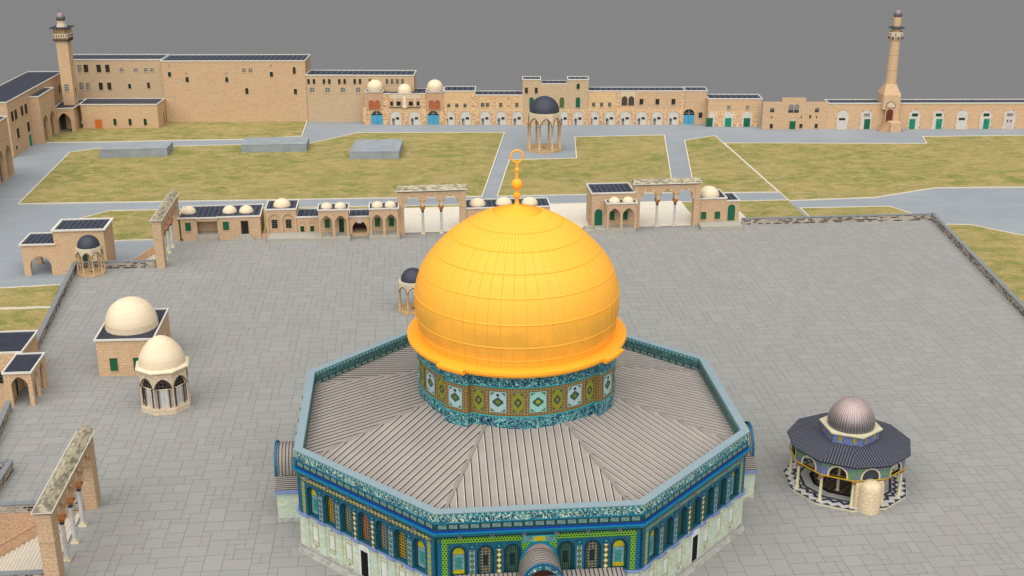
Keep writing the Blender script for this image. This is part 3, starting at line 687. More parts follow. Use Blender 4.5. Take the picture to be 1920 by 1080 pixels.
mb=MB(); oring(mb,24.0,24.78,9.62,9.93,'tile_dark'); mb.build('lower_band',S)
mb=MB(); oring(mb,24.0,25.02,9.93,10.30,'tile_turq',ao1=25.2); mb.build('gutter',S)
mb=MB(); oring(mb,24.0,24.9,10.30,10.48,'tile_royal'); mb.build('blue_band',S)
mb=MB(); oring(mb,24.02,24.79,11.38,12.08,'tile_script'); mb.build('script_band',S)
mb=MB(); oring(mb,24.02,24.81,12.08,12.38,'tile_frieze'); mb.build('frieze',S)
mb=MB(); oring(mb,23.98,24.90,12.38,12.5,'grey_rim'); mb.build('parapet_rim',S)
mb=MB(); 
for k in range(8):
    F=Fr(oc(24.0,k+1),oc(24.0,k)); mb.box(F,0.02,F.w-.02,-.01,.02,11.3,12.1,'tile_script_inner'); mb.box(F,0.02,F.w-.02,-.01,.03,12.1,12.37,'tile_frieze'); mb.box(F,0.02,F.w-.02,-.01,.03,10.5,11.29,'tile_dark')
    n=18
    for i in range(n): u=(i+.5)*F.w/n; mb.panel(F,u-.42,u+.42,10.85,11.2,.03,.05,'tile_blocks')
mb.build('inner_parapet',S)
# lead roof: eight sectors with standing seams clipped by the hips
ZE,ZI,RI=10.75,14.65,10.4
rf=MB(); sm=MB(); hps=[]
for k in range(8):
    a=Vector((*oc(24.0,k),ZE)); b=Vector((*oc(24.0,k+1),ZE)); c=Vector((*oc(RI,k+1),ZI)); d=Vector((*oc(RI,k),ZI))
    rf.face([a,b,c,d],'roof_lead'); F=Fr(oc(24.0,k),oc(24.0,k+1)); W=F.w; wi=(Vector(oc(RI,k+1))-Vector(oc(RI,k))).length; run=24.0-RI
    n=24
    for i in range(n):
        u=(i+.5)*W/n; hx=abs(u-W/2)-wi/2; frac=1.0 if hx<=0 else 1-hx/((W-wi)/2); r=run*frac-.15
        if r<.5: continue
        P=lambda uu,dd,h:F.p(uu,-dd,ZE+(ZI-ZE)*dd/run+h)
        for (u0,u1,h0,h1,mt) in ((u-.15,u-.06,.0,.045,'seam_highlight'),(u-.06,u+.06,.0,.05,'seam_dark')):
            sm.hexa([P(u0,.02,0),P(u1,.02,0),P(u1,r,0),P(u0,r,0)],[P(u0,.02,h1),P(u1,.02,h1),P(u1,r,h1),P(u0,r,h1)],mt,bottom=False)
    q=(a-d).normalized(); w_=Vector((-q.y,q.x,0)).normalized()*.22; 
    hp=MB(); hp.hexa([a-w_,a+w_,d+w_,d-w_],[a-w_*.6+Vector((0,0,.12)),a+w_*.6+Vector((0,0,.12)),d+w_*.6+Vector((0,0,.12)),d-w_*.6+Vector((0,0,.12))],'hip_lead',bottom=False); hps.append(hp)
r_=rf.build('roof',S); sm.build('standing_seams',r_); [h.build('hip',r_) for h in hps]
# drum
DROT=6.3
def da(t): return math.radians(-90+DROT+t)
R0=11.35; R1=11.95
def drum_ring(mb,z0,z1,mat,extra=0.0,top=None):
    pts=[]
    for q in range(4):
        base=q*90-45
        for t in (-7.5,-3.75,0,3.75,7.5): pts.append((R1,base+t))
        for i in range(0,15): pts.append((R0,base+7.6+(82.3-7.5)*i/14))
    P=[((r+extra)*math.cos(da(t)),(r+extra)*math.sin(da(t))) for r,t in pts]; n=len(P); L=0
    for i in range(n):
        a,b=P[i],P[(i+1)%n]; d=math.dist(a,b); mb.face([(*a,z0),(*b,z0),(*b,z1),(*a,z1)],mat,[(L,z0),(L+d,z0),(L+d,z1),(L,z1)]); L+=d
        if extra>0 or top: 
            k=9.5/math.hypot(*a); k2=9.5/math.hypot(*b)
            mb.face([(*a,z1),(*b,z1),(b[0]*k2,b[1]*k2,z1),(a[0]*k,a[1]*k,z1)],top or mat); mb.face([(*b,z0),(*a,z0),(a[0]*k,a[1]*k,z0),(b[0]*k2,b[1]*k2,z0)],mat)
mb=MB(); drum_ring(mb,13.5,21.2,'tile_ochre'); D=mb.build('drum',S)
mb=MB(); drum_ring(mb,13.6,15.75,'tile_script_drum',.05,'tile_aqua'); drum_ring(mb,15.75,15.85,'tile_aqua',.08); mb.build('script_band',D)
mb=MB(); drum_ring(mb,19.25,20.9,'tile_script_drum',.05,'tile_aqua'); drum_ring(mb,19.15,19.25,'tile_aqua',.08); mb.build('script_band',D)
def dpanel(r,t,hw,z0,z1,mat):
    """one glazed panel, half width hw in metres, slightly proud of the drum"""
    mb=MB(); h=hw/r*180/PI; n=4
    for i in range(n):
        t0=t-h+2*h*i/n; t1=t-h+2*h*(i+1)/n; a0=da(t0);a1=da(t1); ra=r+.06
        A=(ra*math.cos(a0),ra*math.sin(a0)); B=(ra*math.cos(a1),ra*math.sin(a1)); x0=-1+2*i/n; x1=-1+2*(i+1)/n
        mb.face([(*A,z0),(*B,z0),(*B,z1),(*A,z1)],mat,[(x0,-1),(x1,-1),(x1,1),(x0,1)])
    for z in (z0,z1):
        a0=da(t-h);a1=da(t+h); mb.face([(ra*math.cos(a0),ra*math.sin(a0),z),(ra*math.cos(a1),ra*math.sin(a1),z),((r-.1)*math.cos(a1),(r-.1)*math.sin(a1),z),((r-.1)*math.cos(a0),(r-.1)*math.sin(a0),z)],'tile_ochre')
    o=mb.build('tile_panel',D)
    if mat=='panel_white':
        w=MB(); a=da(t); F=Fr(((r+.05)*math.cos(a)-math.cos(a+PI/2)*.0,(r+.05)*math.sin(a)),((r+.05)*math.cos(a)+math.cos(a+PI/2),(r+.05)*math.sin(a)+math.sin(a+PI/2))); w.box(F,-.13,.13,0,.05,18.18,18.45,'void'); w.build('vent',o)
for q in range(4):
    base=q*90-45
    dpanel(R1,base,.92,16.25,18.75,'panel_white')
    for i in range(7):
        t=base+45+(i-3)*10.85; y=i%2==0
        dpanel(R0,t,.62 if y else .95,16.25,18.75,'panel_yellow' if y else ('panel_aqua' if i==3 or (q==0 and i==3) else 'panel_white'))
# golden cornice and dome
mb=MB(); drum_ring(mb,20.72,21.02,'gold_plain',.85); drum_ring(mb,21.02,21.32,'gold_plain',1.12); mb.build('cornice',S)
prof=[(10.95,21.3),(11.15,22.2),(11.4,23.3),(11.52,24.4),(11.55,25.3),(11.48,26.4),(11.28,27.5),(10.9,28.6),(10.39,29.6),(9.75,30.5),(8.95,31.35),(8.1,32.25),(7.2,33.0),(6.15,33.75),(5.03,34.4),(3.9,34.95),(2.7,35.4)]
dm=MB(); dm.lathe((0,0,0),prof,'gold_leaf',96); d_=dm.build('dome',S)
# seams: horizontal laps and vertical joints between the panels
def pr(z):
    for (r0,z0),(r1,z1) in zip(prof,prof[1:]):
        if z0<=z<=z1: return r0+(r1-r0)*(z-z0)/(z1-z0)
    return prof[-1][0]
def dz(py,R=None):
    return py
rings=[22.15,23.75,26.35,29.0,31.16,32.96,34.36,35.38]
sb=MB()
for zz in rings[:-1]:
    r=pr(zz); N=96
    for k in range(N):
        a=2*PI*k/N;b=2*PI*(k+1)/N
        q=lambda rr,z,t:(rr*math.cos(t),rr*math.sin(t),z)
        r2=pr(zz+.09); sb.face([q(r+.01,zz-.05,a),q(r+.01,zz-.05,b),q(r+.07,zz,b),q(r+.07,zz,a)],'gold_joint'); sb.face([q(r+.07,zz,a),q(r+.07,zz,b),q(r2+.01,zz+.09,b),q(r2+.01,zz+.09,a)],'gold_seam')
zs=[21.35]+rings
for i in range(len(zs)-1):
    z0,z1=zs[i],zs[i+1]; N=52 if i<6 else 104
    for k in range(N):
        t=2*PI*(k+.5*(i%2)*0)/N; pts=[]; M=3
        for j in range(M):
            za=z0+(z1-z0)*j/M; zb=z0+(z1-z0)*(j+1)/M; ra,rb=pr(za),pr(zb); w=.034 if i<5 else .022
            e=Vector((-math.sin(t),math.cos(t),0)); A=Vector((ra*math.cos(t),ra*math.sin(t),za)); B=Vector((rb*math.cos(t),rb*math.sin(t),zb)); n_=Vector((math.cos(t),math.sin(t),.35)).normalized()
            sb.face([A-e*w,A+n_*.035,B+n_*.035,B-e*w],'gold_seam'); sb.face([A+n_*.035,A+e*w,B+e*w,B+n_*.035],'gold_joint')
sb.build('panel_seams',d_)
mb=MB(); mb.lathe((0,0,0),[(2.75,35.30),(2.72,35.42),(1.6,35.75),(.95,35.9),(.9,35.93),(.30,36.12),(.22,36.5),(.2,36.75)],'gold_plain',48); mb.build('crown',d_)
fn=MB()
def ball(zc,r): fn.lathe((0,0,zc),[(.12,-r),(r*.5,-r*.87),(r*.87,-r*.5),(r,0),(r*.87,r*.5),(r*.5,r*.87),(.12,r)],'gold_plain',20)
fn.lathe((0,0,0),[(.2,36.6),(.15,37.2),(.15,40.95)],'gold_plain',10); ball(37.2,.42); ball(38.45,.62); ball(40.05,.29)
for k in range(40):
    a=2*PI*k/40;b=2*PI*(k+1)/40; R_=.66; c=(0,0,41.45); p=lambda t:(math.sin(t)*R_,0,41.55+math.cos(t)*R_); fn.tube(p(a),p(b),.11,'gold_plain',8)
fn.build('finial',d_)
# porches
def porch(k,hw,dep,rx,zs,za,side_z0,side_z1,wallz,big=False):
    F=Fr(oc(24.8,k),oc(24.8,k+1)); c=F.w/2
    p=MB(); arcwall(p,F,c-hw,c-rx,0,wallz,[],0,dep,'marble_clad'); arcwall(p,F,c+rx,c+hw,0,wallz,[],0,dep,'marble_clad'); p.box(F,c-hw-.12,c+hw+.12,0,dep+.12,0,.6,'plinth_stone')
    P=p.build('porch',S)
    e=MB(); e.box(F,c-rx,c+rx,0,dep-.4,0,.12,'grey_slab'); e.box(F,c-rx,c+rx,.0,.06,.12,zs,'brown_wood'); e.build('entrance',P)
    v=MB(); n=16; r=rx+.12; t=.22
    for i in range(n):
        a=PI*i/n;b=PI*(i+1)/n; q=lambda t_,rr,hh,d:F.p(c+math.cos(t_)*rr,d,zs+math.sin(t_)*hh)
        h=za-zs
        v.face([q(a,r+t,h+t,0),q(b,r+t,h+t,0),q(b,r+t,h+t,dep),q(a,r+t,h+t,dep)],'roof_lead'); v.face([q(a,r,h,dep),q(b,r,h,dep),q(b,r,h,0),q(a,r,h,0)],'marble_pale')
    m_=int(dep/.36)
    for j in range(m_):
        d0=(j+.5)*dep/m_
        for i in range(n):
            a=PI*i/n;b=PI*(i+1)/n; v.face([q(a,r+t+.05,h+t+.05,d0-.04),q(b,r+t+.05,h+t+.05,d0-.04),q(b,r+t+.05,h+t+.05,d0+.04),q(a,r+t+.05,h+t+.05,d0+.04)],'seam_dark')
    vo=v.build('vault',P)
    a_=MB(); pin=[(c+rx-.1,zs)]+arch(c,2*rx-.2,zs,za-.1,16)+[(c-rx+.1,zs)]; pout=[(c+rx+.45,zs-.1)]+arch(c,2*rx+.9,zs,za+.5,16)+[(c-rx-.45,zs-.1)]; a_.ring(F,pin,pout,dep-.02,dep+.3,'tile_blue'); 
    pin=[(c+rx,zs)]+arch(c,2*rx,zs,za,16)+[(c-rx,zs)]; pout=[(c+rx+.3,zs-.1)]+arch(c,2*rx+.6,zs,za+.34,16)+[(c-rx-.3,zs-.1)]; a_.ring(F,pin,pout,dep+.3,dep+.33,'tile_script'); a_.build('arch_front',P)
    if not big:
        w_=MB(); w_.box(F,c-rx-.4,c-rx+.0,dep-.5,dep+.05,.6,zs,'marble_clad'); w_.box(F,c+rx,c+rx+.4,dep-.5,dep+.05,.6,zs,'marble_clad'); w_.build('pier',P)
    # wall lunette behind the vault
    l=MB(); l.outline(F,[(c-rx-.1,zs-.2),(c+rx+.1,zs-.2)]+arch(c,2*rx+.2,zs,za+.75,16),0,.05,'tile_script' if not big else 'panel_stone','tile_blue',c,zs); 
    pin=[(c+rx+.1,zs)]+arch(c,2*rx+.2,zs,za+.75,16)+[(c-rx-.1,zs)]; pout=[(c+rx+.35,zs)]+arch(c,2*rx+.7,zs,za+1.0,16)+[(c-rx-.35,zs)]; l=(l.build('lunette',P),MB())[1]; l.ring(F,pin,pout,0,.1,'tile_turq'); l.build('lunette_frame',P)
    for sgn in (-1,1):
        rr=MB(); sd=MB()
        u0=c+sgn*(rx+.3); u1=c+sgn*(hw+.25); lo,hi=min(u0,u1),max(u0,u1)
        if big:
            rr.hexa([F.p(lo,dep+.2,side_z1),F.p(hi,dep+.2,side_z1),F.p(hi,0,side_z0),F.p(lo,0,side_z0)],[F.p(lo,dep+.2,side_z1+.15),F.p(hi,dep+.2,side_z1+.15),F.p(hi,0,side_z0+.15),F.p(lo,0,side_z0+.15)],'roof_lead')
            nn=int((hi-lo)/.42)
            for j in range(nn):
                u=lo+(j+.5)*(hi-lo)/nn; sd.hexa([F.p(u-.05,dep+.2,side_z1+.15),F.p(u+.05,dep+.2,side_z1+.15),F.p(u+.05,0,side_z0+.15),F.p(u-.05,0,side_z0+.15)],[F.p(u-.05,dep+.2,side_z1+.2),F.p(u+.05,dep+.2,side_z1+.2),F.p(u+.05,0,side_z0+.2),F.p(u-.05,0,side_z0+.2)],'seam_dark')
        else:
            A=[F.p(u0,dep+.15,side_z0),F.p(u1,dep+.15,side_z1),F.p(u1,0,side_z1),F.p(u0,0,side_z0)]; A=A if sgn>0 else [A[1],A[0],A[3],A[2]]; T=[x+Vector((0,0,.14)) for x in A]; rr.hexa(A,T,'roof_lead')
            for j in range(8):
                f=(j+.5)/8; u=u0+(u1-u0)*f; z=side_z0+(side_z1-side_z0)*f+.14; B=[F.p(u-.04,dep+.15,z),F.p(u+.04,dep+.15,z),F.p(u+.04,0,z),F.p(u-.04,0,z)]; sd.hexa(B,[x+Vector((0,0,.06)) for x in B],'seam_dark')
            rr.box(F,min(u1,u1+sgn*.08),max(u1,u1+sgn*.08),0,dep+.2,side_z1-.25,side_z1+.2,'tile_lav')
            rr.box(F,lo,hi,dep+.15,dep+.22,side_z1-.25,side_z1,'tile_lav')
        x=rr.build('side_roof',P); sd.build('seams',x)
MT['panel_stone']=MT['sign_white']
plain('terr_mottle',(150,132,132),.8,.5,sc=14); MT['panel_stone']=MT['terr_mottle']
porch(6,4.2,3.05,2.0,5.1,7.75,4.95,4.1,4.0); porch(2,4.2,3.05,2.0,5.1,7.75,4.95,4.1,4.0); porch(4,4.2,3.05,2.0,5.1,7.75,4.95,4.1,4.0)
porch(0,8.1,3.2,1.75,5.7,7.9,5.25,4.9,4.8,True)
# door openings in the middle of the diagonal sides
for k in (1,3,5,7):
    F=Fr(oc(24.3,k),oc(24.3,k+1)); mb=MB(); mb.box(F,F.w/2-.55,F.w/2+.55,.2,.52,.96,4.0,'void'); mb.box(F,F.w/2-.8,F.w/2-.55,.2,.56,.96,4.3,'marble_pale'); mb.box(F,F.w/2+.55,F.w/2+.8,.2,.56,.96,4.3,'marble_pale'); mb.box(F,F.w/2-.8,F.w/2+.8,.2,.56,4.3,4.55,'marble_pale'); mb.box(F,F.w/2-.55,F.w/2+.55,.2,.5,4.0,4.3,'marble_pale'); mb.build('doorway',S)
# ================================================================== NORTH EDGE OF THE TERRACE
def gateway(name,label,a,b,narch,grp='free standing arcades at the terrace stairs'):
    """a->b: ends of the front (outside) face"""
    F=Fr(a,b); W=F.w; n=narch; th=1.55; pier=1.25 if n==3 else 1.9; span=W-2*pier; pitch=span/n
    t=thing('arcade_gateway',label,'gateway',((a[0]+b[0])/2,(a[1]+b[1])/2,0),grp)
    for u0,u1 in ((0,pier),(W-pier,W)):
        mb=MB(); mb.box(F,u0,u1,-th,0,0,5.62,'stone_pink'); mb.box(F,u0-.08,u1+.08,-th-.08,.08,5.62,5.84,'pipe_dark' if False else 'stone_grey'); mb.build('pier',t)
    w=MB(); ops=[(pier+pitch*(i+.5),pitch-.55,5.84,5.85,7.85) for i in range(n)]
    arcwall(w,F,.03,W-.03,5.84,8.95,ops,-th+.1,-.1,'stone_pink','stone_orange',12)
    for u0,u1 in ((0,pier-.15),(W-pier+.15,W)): w.box(F,u0,u1,-th,0,5.841,8.949,'stone_pink')
    wa=w.build('wall',t)
    v=MB()
    for (uc,ww,zb,zs,za) in ops:
        ap=arch(uc,ww,zs,za,13); ao=arch(uc,ww+.5,zs,za+.25,13)
        for d0,d1 in ((-.1,-.04),(-th+.04,-th+.1)):
            for i in range(13):
                if i%2==0: v.ring(F,ap[i:i+2],ao[i:i+2],d0,d1,'capital_gold' if i%4 else 'pale_carved')
    v.build('voussoirs',wa)
    for i in range(1,n):
        u=pier+pitch*i; c=F.p(u,-th/2,0)
        mb=MB(); mb.lathe((c.x,c.y,0),[(.27,.55),(.25,4.55)],'white_marble',14); s_=mb.build('column',t)
        mb=MB(); mb.box(F,u-.42,u+.42,-th/2-.42,-th/2+.42,0,.16,'cream_stone'); mb.lathe((c.x,c.y,0),[(.4,.16),(.42,.25),(.3,.34),(.34,.44),(.28,.56)],'collar_stone',14); mb.build('base',s_)
        mb=MB(); mb.lathe((c.x,c.y,0),[(.25,4.5),(.3,4.6),(.26,4.75),(.3,5.0),(.48,5.35)],'slate_dome' ,14); mb.lathe((c.x,c.y,0),[(.28,4.85),(.34,5.0),(.56,5.35)],'capital_stone',14); mb.box(F,u-.5,u+.5,-th/2-.5,-th/2+.5,5.3,5.839,'capital_stone'); mb.build('capital',s_)
    c=MB(); c.box(F,-.12,W+.12,-th-.12,.12,8.95,9.12,'slate_dome'); c.box(F,-.3,W+.3,-th-.3,.3,9.12,9.24,'roof_trim')
    A=[F.p(-.3,.22,9.24),F.p(W+.3,.22,9.24),F.p(W+.3,-th-.22,9.24),F.p(-.3,-th-.22,9.24)]
    h=.62; T=[F.p(-.1,-.35,9.24+h),F.p(W+.1,-.35,9.24+h),F.p(W+.1,-th+.35,9.24+h),F.p(-.1,-th+.35,9.24+h)]; c.hexa(A,T,'mottled_coping')
    T2=[F.p(-.0,-th/2+.12,9.24+h+.22),F.p(W,-th/2+.12,9.24+h+.22),F.p(W,-th/2-.12,9.24+h+.22),F.p(0,-th/2-.12,9.24+h+.22)]; c.hexa(T,T2,'mottled_coping')
    c.build('coping_roof',t)
    return t
gateway('g','three arched stone gateway on two marble columns, behind the dome to its left',(-14.2,104.2),(-.6,104.7),3)
gateway('g','three arched stone gateway to the right of the golden finial, between two green doored chapels',(33.5,105.2),(47.2,105.5),3)
gateway('g','four arched stone gateway seen end on at the far left stairs',(-57.2,88.1),(-57.2,106.2),4)
gateway('g','four arched stone gateway seen end on in the bottom left corner',(-49.35,-15.45),(-49.35,2.65),4)
# building A
t=thing('low_building','low stone building with three small domes and an open niche','building',(-49.3,104.4,0))
F=Fr((-57.2,104.35),(-41.4,104.75)); 
w=MB(); uA=F.px(369,420)[0]; uB=F.px(407,420)[0]
w.box(F,.6,uA,-8.2,0,0,4.55,'stone_pink'); w.box(F,uB,F.w,-8.2,0,0,4.55,'stone_pink'); w.box(F,uA,uB,-8.2,-2.4,0,4.55,'stone_pink'); w.box(F,uA,uB,-2.4,.25,3.95,4.55,'stone_pink'); w.box(F,uA,uB,-2.4,0,0,.01,'stone_pink'); w.build('wall',t)
mb=MB(); mb.box(F,uA+.0,uB-.0,-2.35,.45,.0,1.15,'grey_slab'); mb.box(F,uA+.4,uB-.4,.45,.5,.3,.9,'grey_slab'); mb.build('bench',t)
roof(t,[F.p(.1,0,0),F.p(uA-.1,0,0),F.p(uA-.1,.25,0),F.p(uB+.1,.25,0),F.p(uB+.1,0,0),F.p(F.w,0,0),F.p(F.w,-8.2,0),F.p(.1,-8.2,0)],4.55,'roof_shade_stripes')
for x,y in ((-55.76,108.6),(-47.74,108.4),(-44.42,108.25)): dome(t,x,y,4.6,1.43,1.3)
pxopen(F,t,347.3,417,358.2,433.5,'shutter_green'); pxopen(F,t,418,415,429.5,431.7,'shutter_green'); pxopen(F,t,453,414.5,465.2,438.5,'dark_glass',name='door',frame='pipe_dark',fw=.08)
o=MB(); uD=F.px(459,440)[0]
for i in range(4): o.box(F,uD-1.9+.3*i,uD+1.9-.3*i,0.01,1.0-.2*i,.27*i,.27*(i+1),'grey_slab')
o.build('doorstep',t)
mb=MB(); F=Fr((-41.4,104.75),(-39.9,104.75)); mb.box(F,.02,1.5,-1,-.3,0,.75,'stone_orange'); tag(mb.build('low_wall'),'short low brick wall filling the gap between two domed buildings','wall')
# plinth and buildings B, B2, C
mb=MB(); mb.hexa([Vector(p) for p in ((-39.9,101.7,0),(-23.7,101.2,0),(-23.7,106,0),(-39.9,106,0))],[Vector(p) for p in ((-39.9,101.7,.8),(-23.7,101.2,.8),(-23.7,106,.8),(-39.9,106,.8))],'grey_slab'); tag(mb.build('stone_platform'),'long pale stone platform in front of the domed building and double arched porch','platform')
t=thing('domed_chapel','square stone chapel with one dome and two barred windows in blind arches','chapel',(-37.3,106.3,0))
F=Fr((-40.3,105.75),(-34.4,105.75)); w=MB(); 
arcwall(w,F,0,F.w,.8,5.5,[(1.55,2.35,.8,3.2,4.6),(4.3,2.35,.8,3.2,4.6)],-.3,0,'stone_pink',n=12); w.box(F,0,F.w,-6.5,-.3,0,5.5,'stone_pink'); w.build('wall',t)
for u in (1.55,4.3): opening(F,t,u-.6,u+.6,1.6,3.5,'iron_bars',d=-.3,name='barred_window')
roof(t,R4(-40.3,105.75,-34.4,112.2),5.5,'roof_shade_stripes'); dome(t,-37.35,108.6,5.55,1.75,1.55)
t=thing('low_annex','low lean-to of stone with two small olive windows between chapel and porch','building',(-32.2,106.3,0))
F=Fr((-34.35,105.9),(-30.05,105.9)); body(t,[(-34.35,105.9),(-30.05,105.9),(-30.05,110.5),(-34.35,110.5)],0,3.75,'stone_pink')
for u in (1.0,2.95): 
    opening(F,t,u-.4,u+.4,.82,2.05,'dark_green',name='window'); q=MB(); pin=arch(u,1.0,2.3,2.95,8); po=arch(u,1.25,2.3,3.1,8); q.ring(F,pin,po,0,.1,'stone_orange'); q.build('arch_moulding',t)
roof(t,R4(-34.35,105.9,-30.05,111.5),3.75,'roof_shade_stripes')
def porch2(label,x0,x1,y0,yb,ztop,back,openings,z0=.8,grp='double arched porches with two small domes'):
    t=thing('arched_porch',label,'porch',((x0+x1)/2,y0,0),grp)
    F=Fr((x0,y0),(x1,y0)); W=F.w; bw=W/2; w=MB()
    ops=[(bw*.5+.03,bw-.62,z0,3.7,5.15),(bw*1.5-.03,bw-.62,z0,3.7,5.15)]
    arcwall(w,F,0,W,z0,ztop,ops,-.55,0,'stone_pink','stone_grey',12,.3)
    for xa,xb in ((x0,x0+.5),(x1-.5,x1)):
        w.box(F,xa-x0,xb-x0,-(back-y0),-.55,ztop-1.2,ztop-.002,'stone_pink')
    w.build('arch_wall',t)
    G2=Fr((x0,back),(x1,back)); w=MB(); w.box(G2,0,W,-(yb-back),0,0,ztop-.003,'stone_grey'); w.build('back_wall',t)
    for (u,kind) in openings:
        if kind=='w': opening(G2,t,u-.52,u+.52,1.75,3.6,'shutter_green',frame='stone_yellow')
        else: opening(G2,t,u-.5,u+.5,z0,3.6,'dark_green',name='door',frame='stone_yellow')
    roof(t,R4(x0,y0,x1,yb),ztop,'roof_shade_stripes')
    for f in (.27,.73): dome(t,x0+(x1-x0)*f,y0+1.9,ztop+.05,1.15,1.05)
    return t
porch2('double arched porch with a green window and a green door, on the long platform',-29.75,-23.95,102.1,106.2,6.2,105.1,[(1.45,'w'),(4.25,'d')])
t=thing('arched_passage','low building with a dark arched doorway and small white sign between two porches','building',(-21.9,105,0))
F=Fr((-23.9,104.6),(-19.95,104.6)); w=MB(); arcwall(w,F,0,F.w,0,3.95,[(F.w/2,2.9,.6,1.5,3.3)],-.4,0,'stone_yellow',n=12,pointed=.2); w.box(F,0,F.w,-4.6,-3.4,0,3.95,'pipe_dark'); w.box(F,0,.2,-3.4,-.4,0,3.95,'stone_grey'); w.box(F,F.w-.2,F.w,-3.4,-.4,0,3.95,'stone_grey'); w.box(F,.2,F.w-.2,-3.4,.2,0,.58,'stone_grey'); w.build('wall',t)
mb=MB(); mb.box(F,F.w/2-.35,F.w/2+.25,-3.4,-3.3,.6,2.6,'brown_wood'); mb.build('door',t); mb=MB(); mb.box(F,F.w/2-.5,F.w/2+.5,.01,.12,2.75,3.65,'sign_white'); mb.build('sign',t)
roof(t,R4(-23.95,104.6,-19.95,109.4),3.95,'roof_shade_stripes')
mb=MB(); mb.prism(R4(-20.0,101.45,-14.0,106),0,.8,'grey_slab'); tag(mb.build('stone_platform'),'short pale platform under the porch beside the left far gateway','platform')
porch2('double arched porch with two green windows, next to the left far gateway',-19.75,-14.15,102.1,106.2,6.2,105.1,[(1.4,'w'),(4.2,'w')])
# F
t=thing('low_building','long low building with three cream domes, partly hidden behind the golden dome','building',(8,105,0))
body(t,R4(-.55,105.0,16.3,111.0),0,5.0,'stone_pink'); roof(t,R4(-.55,105.0,16.3,111.0),5.0,'roof_shade_stripes')
for x,y in ((1.84,107.6),(7.22,107.85),(12.47,107.45)): dome(t,x,y,5.05,1.68,1.4)
# G
t=thing('tall_chapel','tall stone chapel with a green arched door and a porch with two domes','chapel',(29,105,0))
body(t,R4(24.85,105.0,33.45,112.4),0,7.45,'stone_pink'); roof(t,R4(24.85,105.0,33.45,112.2),7.45,'roof_shade_stripes')
F=Fr((24.85,105.0),(33.45,105.0)); a=F.px(1114.3,423.5); b=F.px(1129.5,391.5); opening(F,t,a[0],b[0],.82,b[1],'green_paint',name='door',arched=True,frame='stone_grey')
for u in (4.2,6.9): opening(F,t,u-.5,u+.5,1.9,3.75,'shutter_green',frame='stone_grey')
G2=Fr((24.85,112.2),(24.85,105.0)); opening(G2,t,5.3,6.1,2.2,4.2,'shutter_green'); opening(G2,t,2.0,4.3,.5,6.0,'stone_grey',name='blind_arch',arched=True,frame='stone_orange',fw=.15)
P=thing('x','x','x',(30.6,102.4,0)); del P['label']; del P['category']; P.name='porch'; P.parent=t; P.location=(30.6-29,102.4-105,0)
F=Fr((27.55,102.4),(33.55,102.4)); w=MB(); arcwall(w,F,0,F.w,.8,6.0,[(1.55,2.35,.8,3.7,5.1),(4.4,2.35,.8,3.7,5.1)],-.5,0,'stone_pink','stone_grey',12,.3); w.box(F,0,.5,-2.59,-.5,4.6,5.998,'stone_pink'); w.box(F,F.w-.5,F.w,-2.6,-.5,4.6,5.998,'stone_pink'); w.build('arch_wall',P)
roof(P,R4(27.55,102.4,33.55,104.99),6.0,'roof_shade_stripes')
for x in (29.2,32.0): dome(P,x,103.75,6.05,1.16,1.05)
mb=MB(); mb.prism(R4(25.35,102.2,33.5,105),0,.79,'grey_slab'); mb.prism(R4(23.3,103.0,25.34,105),0,.3,'grey_slab')
for i in range(4): mb.prism(R4(24.4+.24*i,102.2,25.34,103.0-.001),.19*i,.19*(i+1),'grey_slab')
mb.prism(R4(23.2,104.4,25.33,105),.3,.79,'grey_slab'); tag(mb.build('stone_platform'),'pale platform with a few steps under the porch of the tall chapel','platform')
# H
t=thing('domed_chapel','stone chapel with a large cream dome and green arched door, right of the right gateway','chapel',(51,106,0))
body(t,R4(47.25,106.0,52.8,112.5),0,5.55,'stone_pink'); w=MB(); w.prism(R4(52.81,106.0,55.6,112.0),0,4.95,'stone_pink'); w.build('annex_wall',t)
roof(t,R4(47.3,106.0,52.8,112.2),5.55,'roof_shade_stripes'); roof(t,R4(53.0,106.0,55.5,111.6),4.95,'roof_shade_stripes'); dome(t,49.76,108.6,5.6,2.15,1.95)
F=Fr((47.25,106.0),(55.6,106.0))
for x0,x1,y0,y1 in ((1314,1324,396.7,411.5),(1339.5,1350,396,410.7)): pxopen(F,t,x0,y0,x1,y1,'shutter_green',frame='stone_yellow')
a=F.px(1363,413.5); b=F.px(1379,382.5); opening(F,t,a[0],b[0],.82,b[1],'green_paint',name='door',arched=True,frame='stone_yellow')
mb=MB(); mb.hexa([Vector(p) for p in ((46.9,102.2,0),(55.5,102.0,0),(55.6,106,0),(47.1,106,0))],[Vector(p) for p in ((46.9,102.2,.8),(55.5,102.0,.8),(55.6,106,.8),(47.1,106,.8))],'grey_slab'); tag(mb.build('stone_platform'),'pale stone platform in front of the chapel with the large dome','platform')
